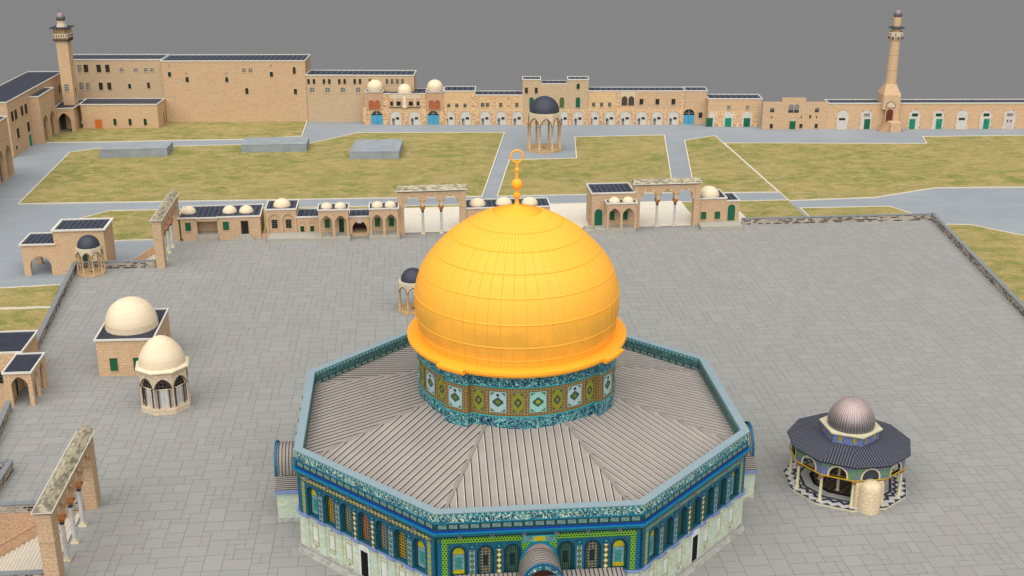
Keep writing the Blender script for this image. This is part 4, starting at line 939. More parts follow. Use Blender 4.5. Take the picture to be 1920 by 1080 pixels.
# ================================================================== KIOSKS
def kiosk(name,label,cx,cy,z,R,base_h,rim_z,rim_R,dR,top,n=8,rot=22.5,double=False):
    t=thing('domed_kiosk',label,'kiosk',(cx,cy,z),'open domed kiosks of stone columns')
    P=lambda r,k:(cx+r*math.cos(math.radians(rot+360/n*k)),cy+r*math.sin(math.radians(rot+360/n*k)))
    mb=MB(); mb.prism([P(R,k) for k in range(n)],z,z+base_h,'column_stone'); mb.lathe((cx,cy,z+base_h),[(.0,.012),(.32,.012),(.34,0)][::-1],'pipe_dark',12); mb.build('base',t)
    H=rim_z-z; spring=base_h+(H-base_h)*.66; cr=R*.86
    for k in range(n):
        a=P(cr,k); mb=MB(); r=R*.052; mb.lathe((a[0],a[1],z),[(r*1.5,base_h),(r*1.5,base_h+.15),(r,base_h+.22),(r,spring-.25),(r*1.5,spring-.1),(r*1.6,spring)],'column_stone',10); mb.build('column',t)
    w=MB()
    for k in range(n):
        a=P(cr+.12,k+1 if False else k); b=P(cr+.12,k+1); F=Fr(a,b); 
        # ccw order seen from outside goes a->b with increasing angle
        arcwall(w,F,0,F.w,z+spring,rim_z,[(F.w/2,F.w-R*.12,z+spring,z+spring+.01,z+spring+(rim_z-z-spring)*.62)],-.28,0,'pale_carved',n=10,pointed=.25)
    aw=w.build('arches',t); q=MB()
    for k in range(n):
        F=Fr(P(cr+.12,k),P(cr+.12,k+1)); pin=arch(F.w/2,F.w-R*.10,z+spring+.01,z+spring+(rim_z-z-spring)*.64,10,.25); po=arch(F.w/2,F.w-R*.03,z+spring+.01,z+spring+(rim_z-z-spring)*.71,10,.25); q.ring(F,pin,po,-.02,.05,'pipe_dark')
    q.build('arch_moulding',aw)
    mb=MB(); mb.prism([P(rim_R,k) for k in range(n)],rim_z,rim_z+.18,'collar_stone',bottom=True); mb.prism([P(rim_R*.96,k) for k in range(n)],rim_z-.12,rim_z-.002,'pipe_dark',bottom=True); mb.build('cornice',t)
    dome(t,cx,cy,rim_z+.18,dR,top-rim_z-.18,'slate_dome',n=32)
    return t
kiosk('k','small open kiosk with a dark dome in the far left corner of the terrace',-70.03,86.48,0,2.65,.25,5.02,2.3,2.0,7.24)
kiosk('k','small open kiosk with a dark dome half hidden behind the golden dome',-11.67,62.73,0,2.82,.28,5.2,2.44,2.0,7.36)
kiosk('k','large open kiosk with a dark dome standing on the grey path between the far lawns',24.94,191.2,LO,5.16,.5,6.3,4.44,4.05,10.6)
# closed octagonal pavilion
cx,cy=-46.37,28.74; t=thing('octagonal_pavilion','closed octagonal pavilion with a cream dome and marble panels between dark columns','pavilion',(cx,cy,0))
rot=8.0
P=lambda r,k:(cx+r*math.cos(math.radians(rot+22.5+45*k)),cy+r*math.sin(math.radians(rot+22.5+45*k)))
mb=MB(); mb.prism([P(3.55,k) for k in range(8)],0,.75,'pale_carved'); mb.prism([P(3.4,k) for k in range(8)],.75,.9,'pale_carved'); mb.build('base',t)
w=MB(); fl=MB(); gl=MB(); mo=MB()
for k in range(8):
    F=Fr(P(3.38,k),P(3.38,k+1)); arcwall(w,F,0,F.w,3.75,6.05,[(F.w/2,F.w-.42,3.75,3.76,5.1)],-.35,0,'pale_carved',n=12,pointed=.2)
    pin=arch(F.w/2,F.w-.40,3.76,5.12,12,.2); po=arch(F.w/2,F.w-.18,3.76,5.28,12,.2); mo.ring(F,pin,po,-.02,.06,'pipe_dark')
    pin=arch(F.w/2,F.w-.9,3.70,4.75,12,.2); po=arch(F.w/2,F.w-.6,3.70,4.95,12,.2); mo.ring(F,pin,po,-.5,-.3,'dark_column')
    G2=Fr(P(2.95,k),P(2.95,k+1)); fl.box(G2,.05,G2.w-.05,-.1,0,.9,3.55,'white_marble')
    for j in range(1,4): fl.box(G2,G2.w*j/4-.012,G2.w*j/4+.012,0,.012,.95,3.5,'pipe_dark')
    gl.box(G2,.02,G2.w-.02,-.12,-.02,3.55,5.4,'iron_bars'); fl.box(G2,0,G2.w,-.05,.08,3.5,3.62,'cream_stone')
w.build('arches',t); mo.build('arch_moulding',t); fl.build('marble_panels',t); gl.build('grilles',t)
for k in range(8):
    for r,e,h in ((3.3,0,3.75),(3.02,8,3.6),(3.02,-8,3.6)):
        a=math.radians(rot+22.5+45*k+e); mb=MB(); mb.lathe((cx+r*math.cos(a),cy+r*math.sin(a),0),[(.14,.75 if e==0 else .9),(.10,1.0),(.10,h-.3),(.16,h-.1),(.17,h)],'dark_column' if e else 'pale_carved',8); mb.build('column',t)
mb=MB(); mb.prism([P(3.55,k) for k in range(8)],6.05,6.18,'pipe_dark',bottom=True); mb.prism([P(3.8,k) for k in range(8)],6.18,6.36,'cream_stone',bottom=True); 
for k in range(8): mb.face([(*P(3.8,k),6.36),(*P(3.8,k+1),6.36),(*P(3.2,k+1),6.62),(*P(3.2,k),6.62)],'cream_stone')
mb.build('cornice',t)
mb=MB(); mb.lathe((cx,cy,6.5),[(3.12,0),(3.1,.5),(2.98,1.1),(2.74,1.7),(2.38,2.3),(1.95,2.85),(1.45,3.32),(.9,3.65),(.45,3.84),(0,3.93)],'cream_stone',32); mb.build('dome',t)
# cube chapel
t=thing('cube_chapel','square stone chapel with a very large cream dome and green windows','chapel',(-53.9,43.5,0))
F=Fr((-57.9,39.4),(-49.7,39.2)); body(t,[(-57.9,39.4),(-49.7,39.2),(-49.7,51.6),(-57.9,51.6)],0,5.6,'stone_warm')
roof(t,[(-57.9,39.4),(-49.7,39.2),(-49.7,51.2),(-57.9,51.2)],5.62,'roof_rows',over=.22)
opening(F,t,1.7,2.8,.85,2.9,'shutter_green',fw=.06,frame='stone_orange'); opening(F,t,5.1,6.2,.85,2.9,'shutter_green',fw=.06,frame='stone_orange')
G2=Fr((-49.7,39.2),(-49.7,51.2)); opening(G2,t,8.5,9.5,1.0,2.9,'shutter_green',arched=True,fw=.06)
mb=MB(); c=(-53.75,44.75,5.65); mb.lathe(c,[(3.85,0),(3.85,.9)],'cream_stone',20,False); mb.lathe(c,[(3.8,.9),(3.72,1.5),(3.5,2.2),(3.1,2.95),(2.55,3.6),(1.85,4.1),(1.0,4.42),(0,4.53)],'cream_stone',32); mb.build('dome',t)
# left building with porch
t=thing('left_building','stone building with dark roof, barred window and a small arched porch, at the left edge','building',(-68,37,0))
body(t,[(-86,37.05),(-68.0,37.05),(-68.0,45.3),(-86,45.3)],LO,5.05,'stone_warm'); body(t,[(-68.35,30.25),(-67.96,30.25),(-67.96,37.0),(-68.35,37.0)],-6.0,4.85,'stone_warm','porch_back_wall'); roof(t,[(-86,37.2),(-67.8,37.2),(-67.8,45.2),(-86,45.2)],5.05,'roof_rows')
F=Fr((-86,37.05),(-68.0,37.05)); a=F.px(-6,719); b=F.px(14.5,697); opening(F,t,a[0],b[0],a[1],b[1],'iron_bars',name='barred_window',fw=.0)
Fp=Fr((-67.95,30.25),(-64.6,30.25)); w=MB(); arcwall(w,Fp,0,Fp.w,0,4.85,[(Fp.w/2-.05,2.25,0,3.0,4.35)],-.45,0,'stone_warm','stone_warm',12,.3)
Fe=Fr((-64.6,30.7),(-64.6,37.0)); arcwall(w,Fe,0,Fe.w,0,4.85,[(1.45,2.2,0,3.0,4.35),(4.3,2.2,0,3.0,4.35)],-.45,0,'stone_warm','stone_warm',12,.3)
Fn=Fr((-64.6,37.0),(-67.95,37.0)); arcwall(w,Fn,.45,Fn.w,0,4.85,[(Fn.w/2+.1,2.0,0,3.0,4.35)],-.45,0,'stone_warm','stone_warm',12,.3)
w.build('porch_wall',t)
G2=Fr((-67.96,30.25),(-67.96,37)); opening(G2,t,2.8,3.9,.02,2.9,'dark_green',name='door')
roof(t,R4(-68.3,30.25,-64.6,36.85),4.86,'roof_rows')
# two part gatehouse below the terrace
t=thing('gatehouse','two storey gatehouse with an archway and striped dark roofs, left of the terrace corner','gatehouse',(-77,98,LO))
body(t,R4(-79.4,97.6,-70.0,104.8),LO,4.72,'stone_warm'); roof(t,R4(-79.3,97.6,-69.9,104.6),4.75,'roof_shade_stripes',over=.35,w=.5)
F=Fr((-85.6,97.6),(-79.41,97.6)); w=MB(); arcwall(w,F,0,F.w,LO,2.1,[(3.2,3.9,LO,-2.2,-.15)],-1.0,0,'stone_warm','stone_warm',14); w.build('arch_wall',t); w=MB(); G2=Fr((-85.6,104.6),(-79.41,104.6)); arcwall(w,G2,0,F.w,LO,2.1,[(3.4,4.2,LO,-2.2,-.2)],-.8,0,'stone_warm','stone_warm',14)
w.build('arch_wall',t); roof(t,R4(-85.6,97.6,-79.4,104.6),2.1,'roof_shade_stripes',over=.3,w=.3)
F=Fr((-79.4,97.6),(-70.0,97.6)); a=F.px(156,487); b=F.px(167,476); opening(F,t,a[0],b[0],LO+.02,b[1],'dark_green',name='door',arched=True)
# ================================================================== DOME OF THE SMALL OPEN PAVILION (right)
cx,cy=40.39,-.42; t=thing('tiled_pavilion','open many sided pavilion with a ribbed grey dome and blue tiles','pavilion',(cx,cy,0))
N=11; rot=-90+3.0
P=lambda r,k,n=N,ro=None:(cx+r*math.cos(math.radians((rot if ro is None else ro)+360/n*(k+.5))),cy+r*math.sin(math.radians((rot if ro is None else ro)+360/n*(k+.5))))
mb=MB(); 
pts=[P(7.5,k) for k in range(N)]; mb.prism(pts,0,.22,'collar_stone')
for k in range(N):
    a,b,c,d=P(7.45,k),P(7.45,k+1),P(5.75,k+1),P(5.75,k); w_=math.dist(a,b); w2=math.dist(c,d)
    mb.face([(*a,.235),(*b,.235),(*c,.235),(*d,.235)],'zigzag_floor',[(0,0),(w_,0),((w_+w2)/2,1.9),((w_-w2)/2,1.9)])
mb.prism([P(5.7,k) for k in range(N)],.22,.242,'slate_dome'); mb.prism([P(5.35,k) for k in range(N)],.24,.25,'white_marble'); mb.prism([P(4.3,k) for k in range(N)],.25,.256,'void')
mb.prism([P(3.95,k) for k in range(N)],.256,.262,'pipe_dark'); pts=[Vector((*P(3.8,k),.27)) for k in range(N)]; mb.face(pts,'inner_floor',[(p.x-cx,p.y-cy) for p in pts])
mb.build('floor',t)
for k in range(N):
    a=P(6.55,k); mb=MB(); mb.lathe((a[0],a[1],.22),[(.3,0),(.3,.2),(.2,.3),(.17,2.9),(.2,3.0),(.34,3.3)],'collar_stone',12); c_=mb.build('column',t); mb=MB(); mb.lathe((a[0],a[1],.22),[(.19,2.95),(.26,3.05),(.36,3.35),(.36,3.42)],'capital_stone',12); mb.build('capital',c_)
for k in range(6):
    a=P(3.1,k,6,-90-6); mb=MB(); mb.lathe((a[0],a[1],.25),[(.28,0),(.18,.3),(.17,4.6),(.3,5.0)],'collar_stone',12); mb.build('column',t)
w=MB(); tr=MB()
for k in range(N):
    F=Fr(P(6.85,k),P(6.85,k+1)); front=(k==N-1)
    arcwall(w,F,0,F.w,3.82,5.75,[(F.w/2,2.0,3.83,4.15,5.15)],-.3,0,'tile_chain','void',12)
    pin=[(F.w/2+1.0,3.85)]+arch(F.w/2,2.0,4.15,5.15,12)+[(F.w/2-1.0,3.85)]; po=[(F.w/2+1.2,3.85)]+arch(F.w/2,2.4,4.15,5.32,12)+[(F.w/2-1.2,3.85)]; tr.ring(F,pin,po,-.02,.06,'collar_stone')
    tr.box(F,-.02,F.w+.02,-.35,.05,3.6,3.73,'pipe_dark'); tr.box(F,-.03,F.w+.03,-.4,.12,3.73,3.83,'yellow_trim')
w.build('tiled_wall',t); tr.build('trim',t)
# mihrab side filled
F=Fr(P(6.85,N-1),P(6.85,N)); mb=MB(); mb.outline(F,[(F.w/2-1,3.84),(F.w/2+1,3.84)]+arch(F.w/2,2.0,4.15,5.15,12),-.25,-.1,'slate_dome'); mb.outline(F,[(F.w/2-1,3.84),(F.w/2+1,3.84)]+arch(F.w/2,2.0,4.15,5.15,12),-.3,-.26,'slate_dome'); 
pin=[(F.w/2+1.22,3.85)]+arch(F.w/2,2.44,4.15,5.36,12)+[(F.w/2-1.22,3.85)]; po=[(F.w/2+1.55,3.85),(F.w/2+1.55,4.6)]+[(F.w/2+1.55*math.cos(PI*i/10)/max(abs(math.cos(PI*i/10)),abs(math.sin(PI*i/10))) ,5.62) for i in range(1,12)][:11]+[(F.w/2-1.55,4.6),(F.w/2-1.55,3.85)]
mb.build('filled_arch',t)
mb=MB(); F=Fr(P(6.9,N-1),P(6.9,N)); mb.box(F,.25,F.w-.25,-.25,.1,0,3.58,'niche_stone'); cxx=F.p(F.w/2,.3,0); mb.lathe((cxx.x,cxx.y,0),[(1.28,0),(1.28,2.85),(1.2,3.25),(.95,3.6),(.55,3.87),(0,3.97)],'niche_stone',24,uvn=False); mb.build('niche',t)
# roof
rf=MB(); sm=MB()
for k in range(N):
    a=Vector((*P(7.4,k),5.72)); b=Vector((*P(7.4,k+1),5.72)); c=Vector((*P(3.2,k+1),6.45)); d=Vector((*P(3.2,k),6.45)); W=(b-a).length; wi=(c-d).length
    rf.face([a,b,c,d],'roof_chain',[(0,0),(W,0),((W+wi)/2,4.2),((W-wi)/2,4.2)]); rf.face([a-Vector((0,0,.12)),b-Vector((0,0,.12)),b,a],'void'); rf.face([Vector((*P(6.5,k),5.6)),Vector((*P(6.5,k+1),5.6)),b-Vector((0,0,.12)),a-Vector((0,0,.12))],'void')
rf.build('roof',t)
mb=MB(); ro=-90-26; 
pp=[P(3.35,k,6,ro) for k in range(6)]; L=0
for k in range(6):
    a,b=pp[k],pp[(k+1)%6]; mb.face([(*a,6.2),(*b,6.2),(*b,7.62),(*a,7.62)],'tile_chain_drum',[(-1.65,6.2),(1.65,6.2),(1.65,7.62),(-1.65,7.62)])
mb.build('drum',t)
mb=MB(); mb.prism([P(3.72,k,6,ro) for k in range(6)],7.62,7.78,'collar_stone',bottom=True); mb.build('collar',t)
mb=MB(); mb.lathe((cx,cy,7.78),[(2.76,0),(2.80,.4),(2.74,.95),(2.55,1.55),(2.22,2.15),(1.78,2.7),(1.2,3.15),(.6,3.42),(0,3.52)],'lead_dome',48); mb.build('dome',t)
# ================================================================== CONCRETE BLOCKS
for lab,p4,h in (('leftmost grey concrete block on the far lawn beside the path',[(-92.8,191.1),(-75.5,191.7),(-75.2,199.1),(-92.5,198.5)],-1.63),('middle grey concrete block on the far lawn, touching the path',[(-56.5,194.5),(-39.1,193.9),(-39.0,202.5),(-56.4,203.1)],-1.81),('rightmost and deepest grey concrete block on the far lawn',[(-27.2,184.5),(-14.3,183.4),(-13.2,197.8),(-25.9,198.0)],-1.85)):
    mb=MB(); mb.prism(p4,LO,h-.06,'concrete'); mb.prism([(p4[0][0]-.06,p4[0][1]-.06),(p4[1][0]+.06,p4[1][1]-.06),(p4[2][0]+.06,p4[2][1]+.06),(p4[3][0]-.06,p4[3][1]+.06)],h-.06,h,'concrete'); tag(mb.build('concrete_block'),lab,'block','grey concrete blocks on the far lawn')
# ================================================================== FAR NORTH RANGE
def bld(label,A,B,depth,h,mat,roofmat_='roof_far',name='range_building',cat='building',group=None,z0=LO,nroof=True,over=.15):
    """A,B photo points of the wall foot; h: wall-top height above LO datum (absolute z)"""
    a=at(*A) if len(A)==2 else Vector(A); b=at(*B) if len(B)==2 else Vector(B); F=Fr(a,b); t=thing(name,label,cat,(a.x,a.y,LO),group)
    w=MB(); w.box(F,0,F.w,-depth,0,z0,h,mat); w.build('wall',t)
    if nroof: roof(t,[F.p(0,0,0),F.p(F.w,0,0),F.p(F.w,-depth,0),F.p(0,-depth,0)],h,roofmat_,over=over,w=.25,t=.3)
    return t,F
# N1
a=(-112.2,239.0,0); b=(-83.5,236.6,0)
t,F=bld('tall stone range with two rows of windows behind the left minaret',a,b,9.0,14.3,'stone_grey')
for x0,x1,y0,y1,m in ((145.5,152.5,121.5,135.5,'paned_grey'),(157,165.5,121,135.5,'shutter_dark'),(181,189.5,121,135.5,'shutter_dark'),(197.5,205.5,121,135.5,'shutter_dark'),(149,156.5,154.5,168.5,'paned_grey'),(161.5,168.5,155,168.5,'paned_grey'),(185.5,193,154.5,168.5,'shutter_dark'),(201.5,209,154.5,168.5,'shutter_dark'),(224,231.5,127.5,135,'paned_grey'),(250.5,258,127.5,135,'paned_grey'),(269.5,277,127.5,135,'paned_grey'),(281.5,288.5,127.5,135,'paned_grey'),(240.5,246,157,166,'teal_glass')): pxopen(F,t,x0,y0,x1,y1,m,frame_d=.1)
pxopen(F,t,276,154,281.5,165.5,'shutter_dark',arched=True)
# N2
t,F=bld('tallest plain stone wall of the far range, with a few small windows',(-83.4,235.4,0),(-41.4,232.3,0),11.0,14.05,'stone_tan')
for x0,x1,y0,y1,m in ((315,318,121,125,'paned_grey'),(315,321,135,144,'teal_glass'),(348,351.5,136,140,'paned_grey'),(348,354,144.5,154,'teal_glass'),(422.5,426,136,140,'paned_grey'),(422.5,428,144.5,154,'teal_glass'),(454,461,128,136,'paned_grey'),(466,473,128,136,'paned_grey'),(506,509.5,121,125,'paned_grey'),(506,512,134.5,144,'teal_glass'),(551,557,166.5,176.5,'shutter_dark')): pxopen(F,t,x0,y0,x1,y1,m,frame_d=.1)
pxopen(F,t,549,125,554.5,138.5,'shutter_dark',arched=True); pxopen(F,t,460,164.5,466,176.5,'shutter_dark',arched=True)
# N3
t,F=bld('long pale stone wall with paired arched windows above round ones',(-41.3,232.2,0),(-9.6,228.9,0),8.0,9.85,'stone_grey')
for i in range(5):
    x=576.2+28.8*i; 
    for dx in (0,10): pxopen(F,t,x+dx,147.5,x+dx+5,157.5,'shutter_dark',arched=True,fw=.1,frame_d=.1)
    if i<4 or True: pxopen(F,t,x+3.8,163,x+13.6,173.5,'paned_grey',arched=True,fw=.15)
for i in range(4): pxopen(F,t,723.2+9.7*i,147.5,728.2+9.7*i,157.5,'paned_teal',arched=True,fw=.1,frame_d=.1)
# annex along the left foot
a1=Vector((-106.1,228.7,0)); t=thing('low_annex_range','low stone range with an orange door and three green arched windows','building',(-95,228,LO))
F=Fr((-106.1,228.4),(-84.1,226.7)); poly=[(-106.1,228.4),(-84.1,226.7),(-83.5,235.2),(-106.5,237.2)]; body(t,poly,LO,3.0,'stone_warm'); roof(t,poly,3.0,'roof_shade_stripes')
pxopen(F,t,178.5,224,191.5,241,'orange_door',name='door',fw=.0,label='bright orange door')
for x in (212.8,241,269.5): pxopen(F,t,x,222,x+6,235,'dark_green',arched=True)
G2=Fr((-84.1,226.7),(-83.5,235.2)); opening(G2,t,5.4,6.5,LO+.02,LO+3.6,'dark_green',name='door',arched=True); opening(G2,t,3.2,3.8,-2.0,-1.2,'dark_glass')
t=thing('arched_gate','stone gate with a tall dark pointed archway in the far left corner','gate',(-110,223.5,LO))
F=Fr((-112.3,223.2),(-107.0,223.7)); w=MB(); arcwall(w,F,0,F.w,LO,2.95,[(2.55,3.5,LO,-.7,1.75)],-.8,0,'stone_tan','stone_tan',14,.35)
w.box(F,F.w-.8,F.w,-5.2,-.8,LO,2.95,'stone_tan'); w.box(F,0,.5,-5.2,-.8,LO,2.95,'stone_tan'); w.box(F,.5,F.w-.8,-5.6,-5.2,LO,2.95,'pipe_dark'); w.box(F,.5,4.6,.0,.1,2.3,2.5,'stone_tan'); w.build('wall',t)
roof(t,[F.p(0,0,0),F.p(F.w,0,0),Vector((-106.3,236,0)),Vector((-112.5,236,0))],2.95,'roof_rows')
# left minaret
t=thing('square_minaret','square stone minaret with a balcony and small grey dome at the far left corner','minaret',(-108.2,231,LO))
def sq(cx,cy,h,rot=-.08): 
    c,s=math.cos(rot),math.sin(rot); return [(cx+x*c-y*s,cy+x*s+y*c) for x,y in ((-h,-h),(h,-h),(h,h),(-h,h))]
mx,my=-109.0,229.9
mb=MB(); mb.prism(sq(mx,my,1.62),LO,21.2,'stone_warm'); mb.build('shaft',t)
mb=MB(); b=sq(mx,my,1.6); tt=sq(mx,my,2.2); mb.hexa([Vector((*p,21.2)) for p in b],[Vector((*p,22.3)) for p in tt],'stone_warm','column_stone')
for k in range(4):
    F=Fr(tt[k],tt[(k+1)%4])
    for i in range(7): mb.box(F,.28+i*.58,.5+i*.58,-.6,.02,21.35,22.28,'pipe_dark')
    mb.box(F,0,F.w,-.25,0,22.3,23.5,'pale_carved')
    for i in range(6): mb.box(F,.35+i*.68,.62+i*.68,0,.03,22.55,23.2,'pipe_dark')
    F2=Fr(sq(mx,my,2.0)[k],sq(mx,my,2.0)[(k+1)%4])
    for i in range(6): mb.box(F2,i*.76,i*.76+.16,-.16,0,23.5,25.0,'column_stone')
mb.build('balcony',t); mb=MB(); mb.prism(sq(mx,my,1.2),22.3,25.0,'stone_warm'); mb.build('lantern_core',t)
mb=MB(); mb.prism(sq(mx,my,2.65),25.0,25.25,'slate_dome',bottom=True); mb.build('roof',t)
mb=MB(); mb.lathe((mx,my,0),[(1.5,25.25),(1.1,26.2),(1.05,26.9),(1.15,27.0)],'pale_carved',8,False); mb.build('dome_drum',t)
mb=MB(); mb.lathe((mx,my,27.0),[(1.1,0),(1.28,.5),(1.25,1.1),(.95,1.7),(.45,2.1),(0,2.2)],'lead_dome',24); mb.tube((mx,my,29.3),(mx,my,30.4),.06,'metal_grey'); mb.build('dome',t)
F=Fr(sq(mx,my,1.62)[0],sq(mx,my,1.62)[1])
pxopen(F,t,121,158,129,172,'paned_grey'); G2=Fr(sq(mx,my,1.62)[1],sq(mx,my,1.62)[2]); opening(G2,t,1.1,2.0,5.2,7.8,'shutter_dark')
# --- the arcaded ground floor, one building behind another
LNA=at(683,233.7); LNB=at(1280,233.5)
LN=Fr(LNA,LNB)
def lnu(x,y=205): return LN.px(x,y)[0]
def seg(label,x0,x1,htop,mat,depth=6.0,rm='roof_far',h2=None,**k):
    u0,u1=lnu(x0),lnu(x1); t=thing('range_building',label,'building',LN.p(u0,0,LO)); F=Fr(LN.p(u0,0,0),LN.p(u1,0,0)); z=F.px((x0+x1)/2,htop)[1]
    w=MB(); w.box(F,0,F.w,-depth,0,LO,z,mat); w.build('wall',t); roof(t,[F.p(0,0,0),F.p(F.w,0,0),F.p(F.w,-depth,0),F.p(0,-depth,0)],z,rm,over=.12,w=.22,t=.28)
    return t,F
def arcbay(F,t,x,kind='white',w=3.05,top=207.5):
    """arched bay with the small door and grated window of the range"""
    uc=F.px(x,225)[0]; zt=F.px(x,top)[1]
    if kind=='white':
        o=opening(F,t,uc-w/2,uc+w/2,LO+.02,zt,'white_frame',name='arched_bay',arched=True,frame='stone_yellow',fw=.22,frame_d=.22)
        q=MB(); q.box(F,uc+.05,uc+1.0,.06,.12,LO+1.55,LO+2.25,'shutter_dark'); q.build('grated_window',o)
        q=MB(); q.box(F,uc-1.1,uc-.35,.06,.11,LO+.02,LO+1.95,'paned_grey'); q.box(F,uc-1.05,uc-.8,.11,.13,LO+1.1,LO+1.7,'dark_glass'); q.box(F,uc-.66,uc-.42,.11,.13,LO+1.1,LO+1.7,'dark_glass'); q.build('door',o)
    elif kind=='blue':
        o=opening(F,t,uc-w/2,uc+w/2,LO+.02,zt,'teal_glass',name='blue_gate',arched=True,frame='stone_yellow',fw=.15,frame_d=.2)
        q=MB(); q.box(F,uc-w/2,uc-.03,.06,.12,LO+.02,LO+2.85,'blue_paint'); q.box(F,uc+.03,uc+w/2,.06,.12,LO+.02,LO+2.85,'blue_paint'); q.build('leaf',o)
        q=MB(); q.box(F,uc-.04,uc+.04,.06,.1,LO+2.85,zt-.05,'white_frame'); q.box(F,uc-w/2+.3,uc+w/2-.3,.06,.1,LO+3.4,LO+3.46,'white_frame'); q.build('bar',o)
def pier(F,t,x,top,w=1.0,mat='ablaq_stone',d=.14,base=235):
    u=F.px(x,225)[0]; z=F.px(x,top)[1]; q=MB(); q.box(F,u-w/2,u+w/2,0,d,LO,z,mat); q.build('pier',t)
# N4 domed twin bayed front
t,F=seg('ornate stone front with three cream domes and two blue gates in the far range',686,833,176.5,'stone_yellow',8.0)
for x0,x1 in ((687,718),(800,830)):
    u0,u1=F.px(x0,200)[0],F.px(x1,200)[0]; z=F.px(700,172.5)[1]
    zb_=F.px(700,205.5)[1]; w=MB(); w.box(F,max(0,u0),u1,-6.5,.35,zb_,z,'stone_orange'); w.build('tower',t); roof(t,[F.p(u0,.35,0),F.p(u1,.35,0),F.p(u1,-6.5,0),F.p(u0,-6.5,0)],z,'roof_far',over=.25,w=.2,t=.25)
    c=F.p((u0+u1)/2,-3.0,0); dome(t,c.x,c.y,z+.1,2.35,3.0,drum=.75); 
    for k in (-1,1):
        uc=(u0+u1)/2+k*.85; opening(F,t,uc-.72,uc+.72,F.px(700,203)[1],F.px(700,188)[1],'red_wood',arched=True,frame='capital_stone',fw=.12,d=.35,name='wooden_window')
c=F.p(F.px(758,178)[0],-2.0,0); dome(t,c.x,c.y,F.px(758,176)[1]-.2,2.1,2.8,drum=.55)
u0,u1=F.px(730,190)[0],F.px(788,190)[0]; z0=F.px(758,201)[1]; z1=F.px(758,175.5)[1]; w=MB(); w.box(F,u0,u1,-.5,.12,z0,z1,'pale_carved'); w.box(F,u0,u1,.12,.3,z0-.12,z0+.05,'pipe_dark'); w.build('carved_panel',t)
for x in (734.5,747.8,770.5,784): u=F.px(x,195)[0]; wd=.42 if x in(734.5,784) else .62; q=MB(); q.box(F,u-wd-.25,u+wd+.25,.12,.2,z0+.35,z1-1.4,'stone_orange'); q.build('niche_frame',t); opening(F,t,u-wd,u+wd,z0+.5,z0+1.8,'dark_glass',d=.2)
c=F.p(F.px(759,195)[0],.2,0); mb=MB(); mb.lathe((c.x,c.y,z0),[(.35,-.35),(.8,.0),(.62,.15),(.6,2.6),(.55,2.75),(.42,3.1),(0,3.3)],'pale_carved',16); mb.build('oriel',t)
for x,kd in ((707,'blue'),(742.3,'white'),(777.5,'white'),(812.5,'blue')): arcbay(F,t,x,kd,3.5 if kd=='blue' else 3.2)
for x,tp,w_ in ((689.5,178,1.0),(724,178,1.7),(760,200,1.5),(794,178,1.7),(829,178,1.3)): pier(F,t,x,tp,w_)
mb=MB(); mb.box(F,-.9,.3,-.5,.25,LO,F.px(690,202)[1],'ablaq_stone'); mb.build('buttress',t)
# N5
t,F=seg('yellow stone house with three windows and two white arched bays, right of the domed front',833,891,171.5,'stone_yellow',7.0)
for x in (841.5,856.5,872): pxopen(F,t,x-2.7,194,x+2.7,201.5,'paned_teal')
for x in (842.5,873): arcbay(F,t,x)
for x,tp in ((835,200),(857.5,205),(887,177)): pier(F,t,x,tp,1.1)
t,F=seg('lower yellow stone house with paired windows, left of the tall house',891,980,179,'stone_yellow',6.0)
for x in (904.8,914,939,969): pxopen(F,t,x-2.9,192.5,x+2.9,200.5,'paned_teal')
for x in (909.6,939.7,970): arcbay(F,t,x)
for x,tp in ((894,181),(925,181),(954.5,181)): pier(F,t,x,tp,1.2)
# tall house with two turrets
u0,u1=lnu(980),lnu(1102.5); t=thing('tall_house','tall stone house with two corner turrets and green windows behind the large kiosk','house',LN.p(u0,0,LO)); F=Fr(LN.p(u0,0,0),LN.p(u1,0,0))
zt=F.px(1000,150)[1]; zm=F.px(1050,157.5)[1]; ua=F.px(1013.5,155)[0]; ub=F.px(1065,155)[0]
w=MB(); w.box(F,0,ua,-6,0,LO,zt,'stone_grey'); w.box(F,ua,ub,-6,0,LO,zm,'stone_grey'); w.box(F,ub,F.w,-6,0,LO,zt,'stone_grey'); w.build('wall',t)
for a_,b_,z in ((0,ua,zt),(ub,F.w,zt)): roof(t,[F.p(a_,0,0),F.p(b_,0,0),F.p(b_,-4.6,0),F.p(a_,-4.6,0)],z,'roof_far',over=.12,w=.22,t=.28)
roof(t,[F.p(ua+.15,0,0),F.p(ub-.15,0,0),F.p(ub-.15,-5,0),F.p(ua+.15,-5,0)],zm,'roof_far',over=.0,w=.2,t=.2)
for x in (987,1005.5): pxopen(F,t,x-2.8,164,x+2.8,175,'shutter_dark')
for x in (996.5,1083.5): pxopen(F,t,x-4.3,182,x+4.3,202,'green_paint',arched=True,fw=.1)
pxopen(F,t,1049,182,1057.8,202,'olive_green',arched=True,fw=.1); pxopen(F,t,1081,156,1087,167,'dark_green',arched=True,fw=.1)
w=MB(); w.box(F,.9*0+F.px(1040,220)[0],F.w,0,.3,LO,F.px(1060,206)[1],'stone_yellow'); w.build('ground_storey',t)
for x in (1056,1083.5): 
    uc=F.px(x,225)[0]; zt_=F.px(x,208)[1]; G2=Fr(F.p(0,.3,0),F.p(F.w,.3,0)); arcbay(G2,t,x+.2)
for x in (1068,1097): pier(Fr(F.p(0,.3,0),F.p(F.w,.3,0)),t,x,207,1.1)
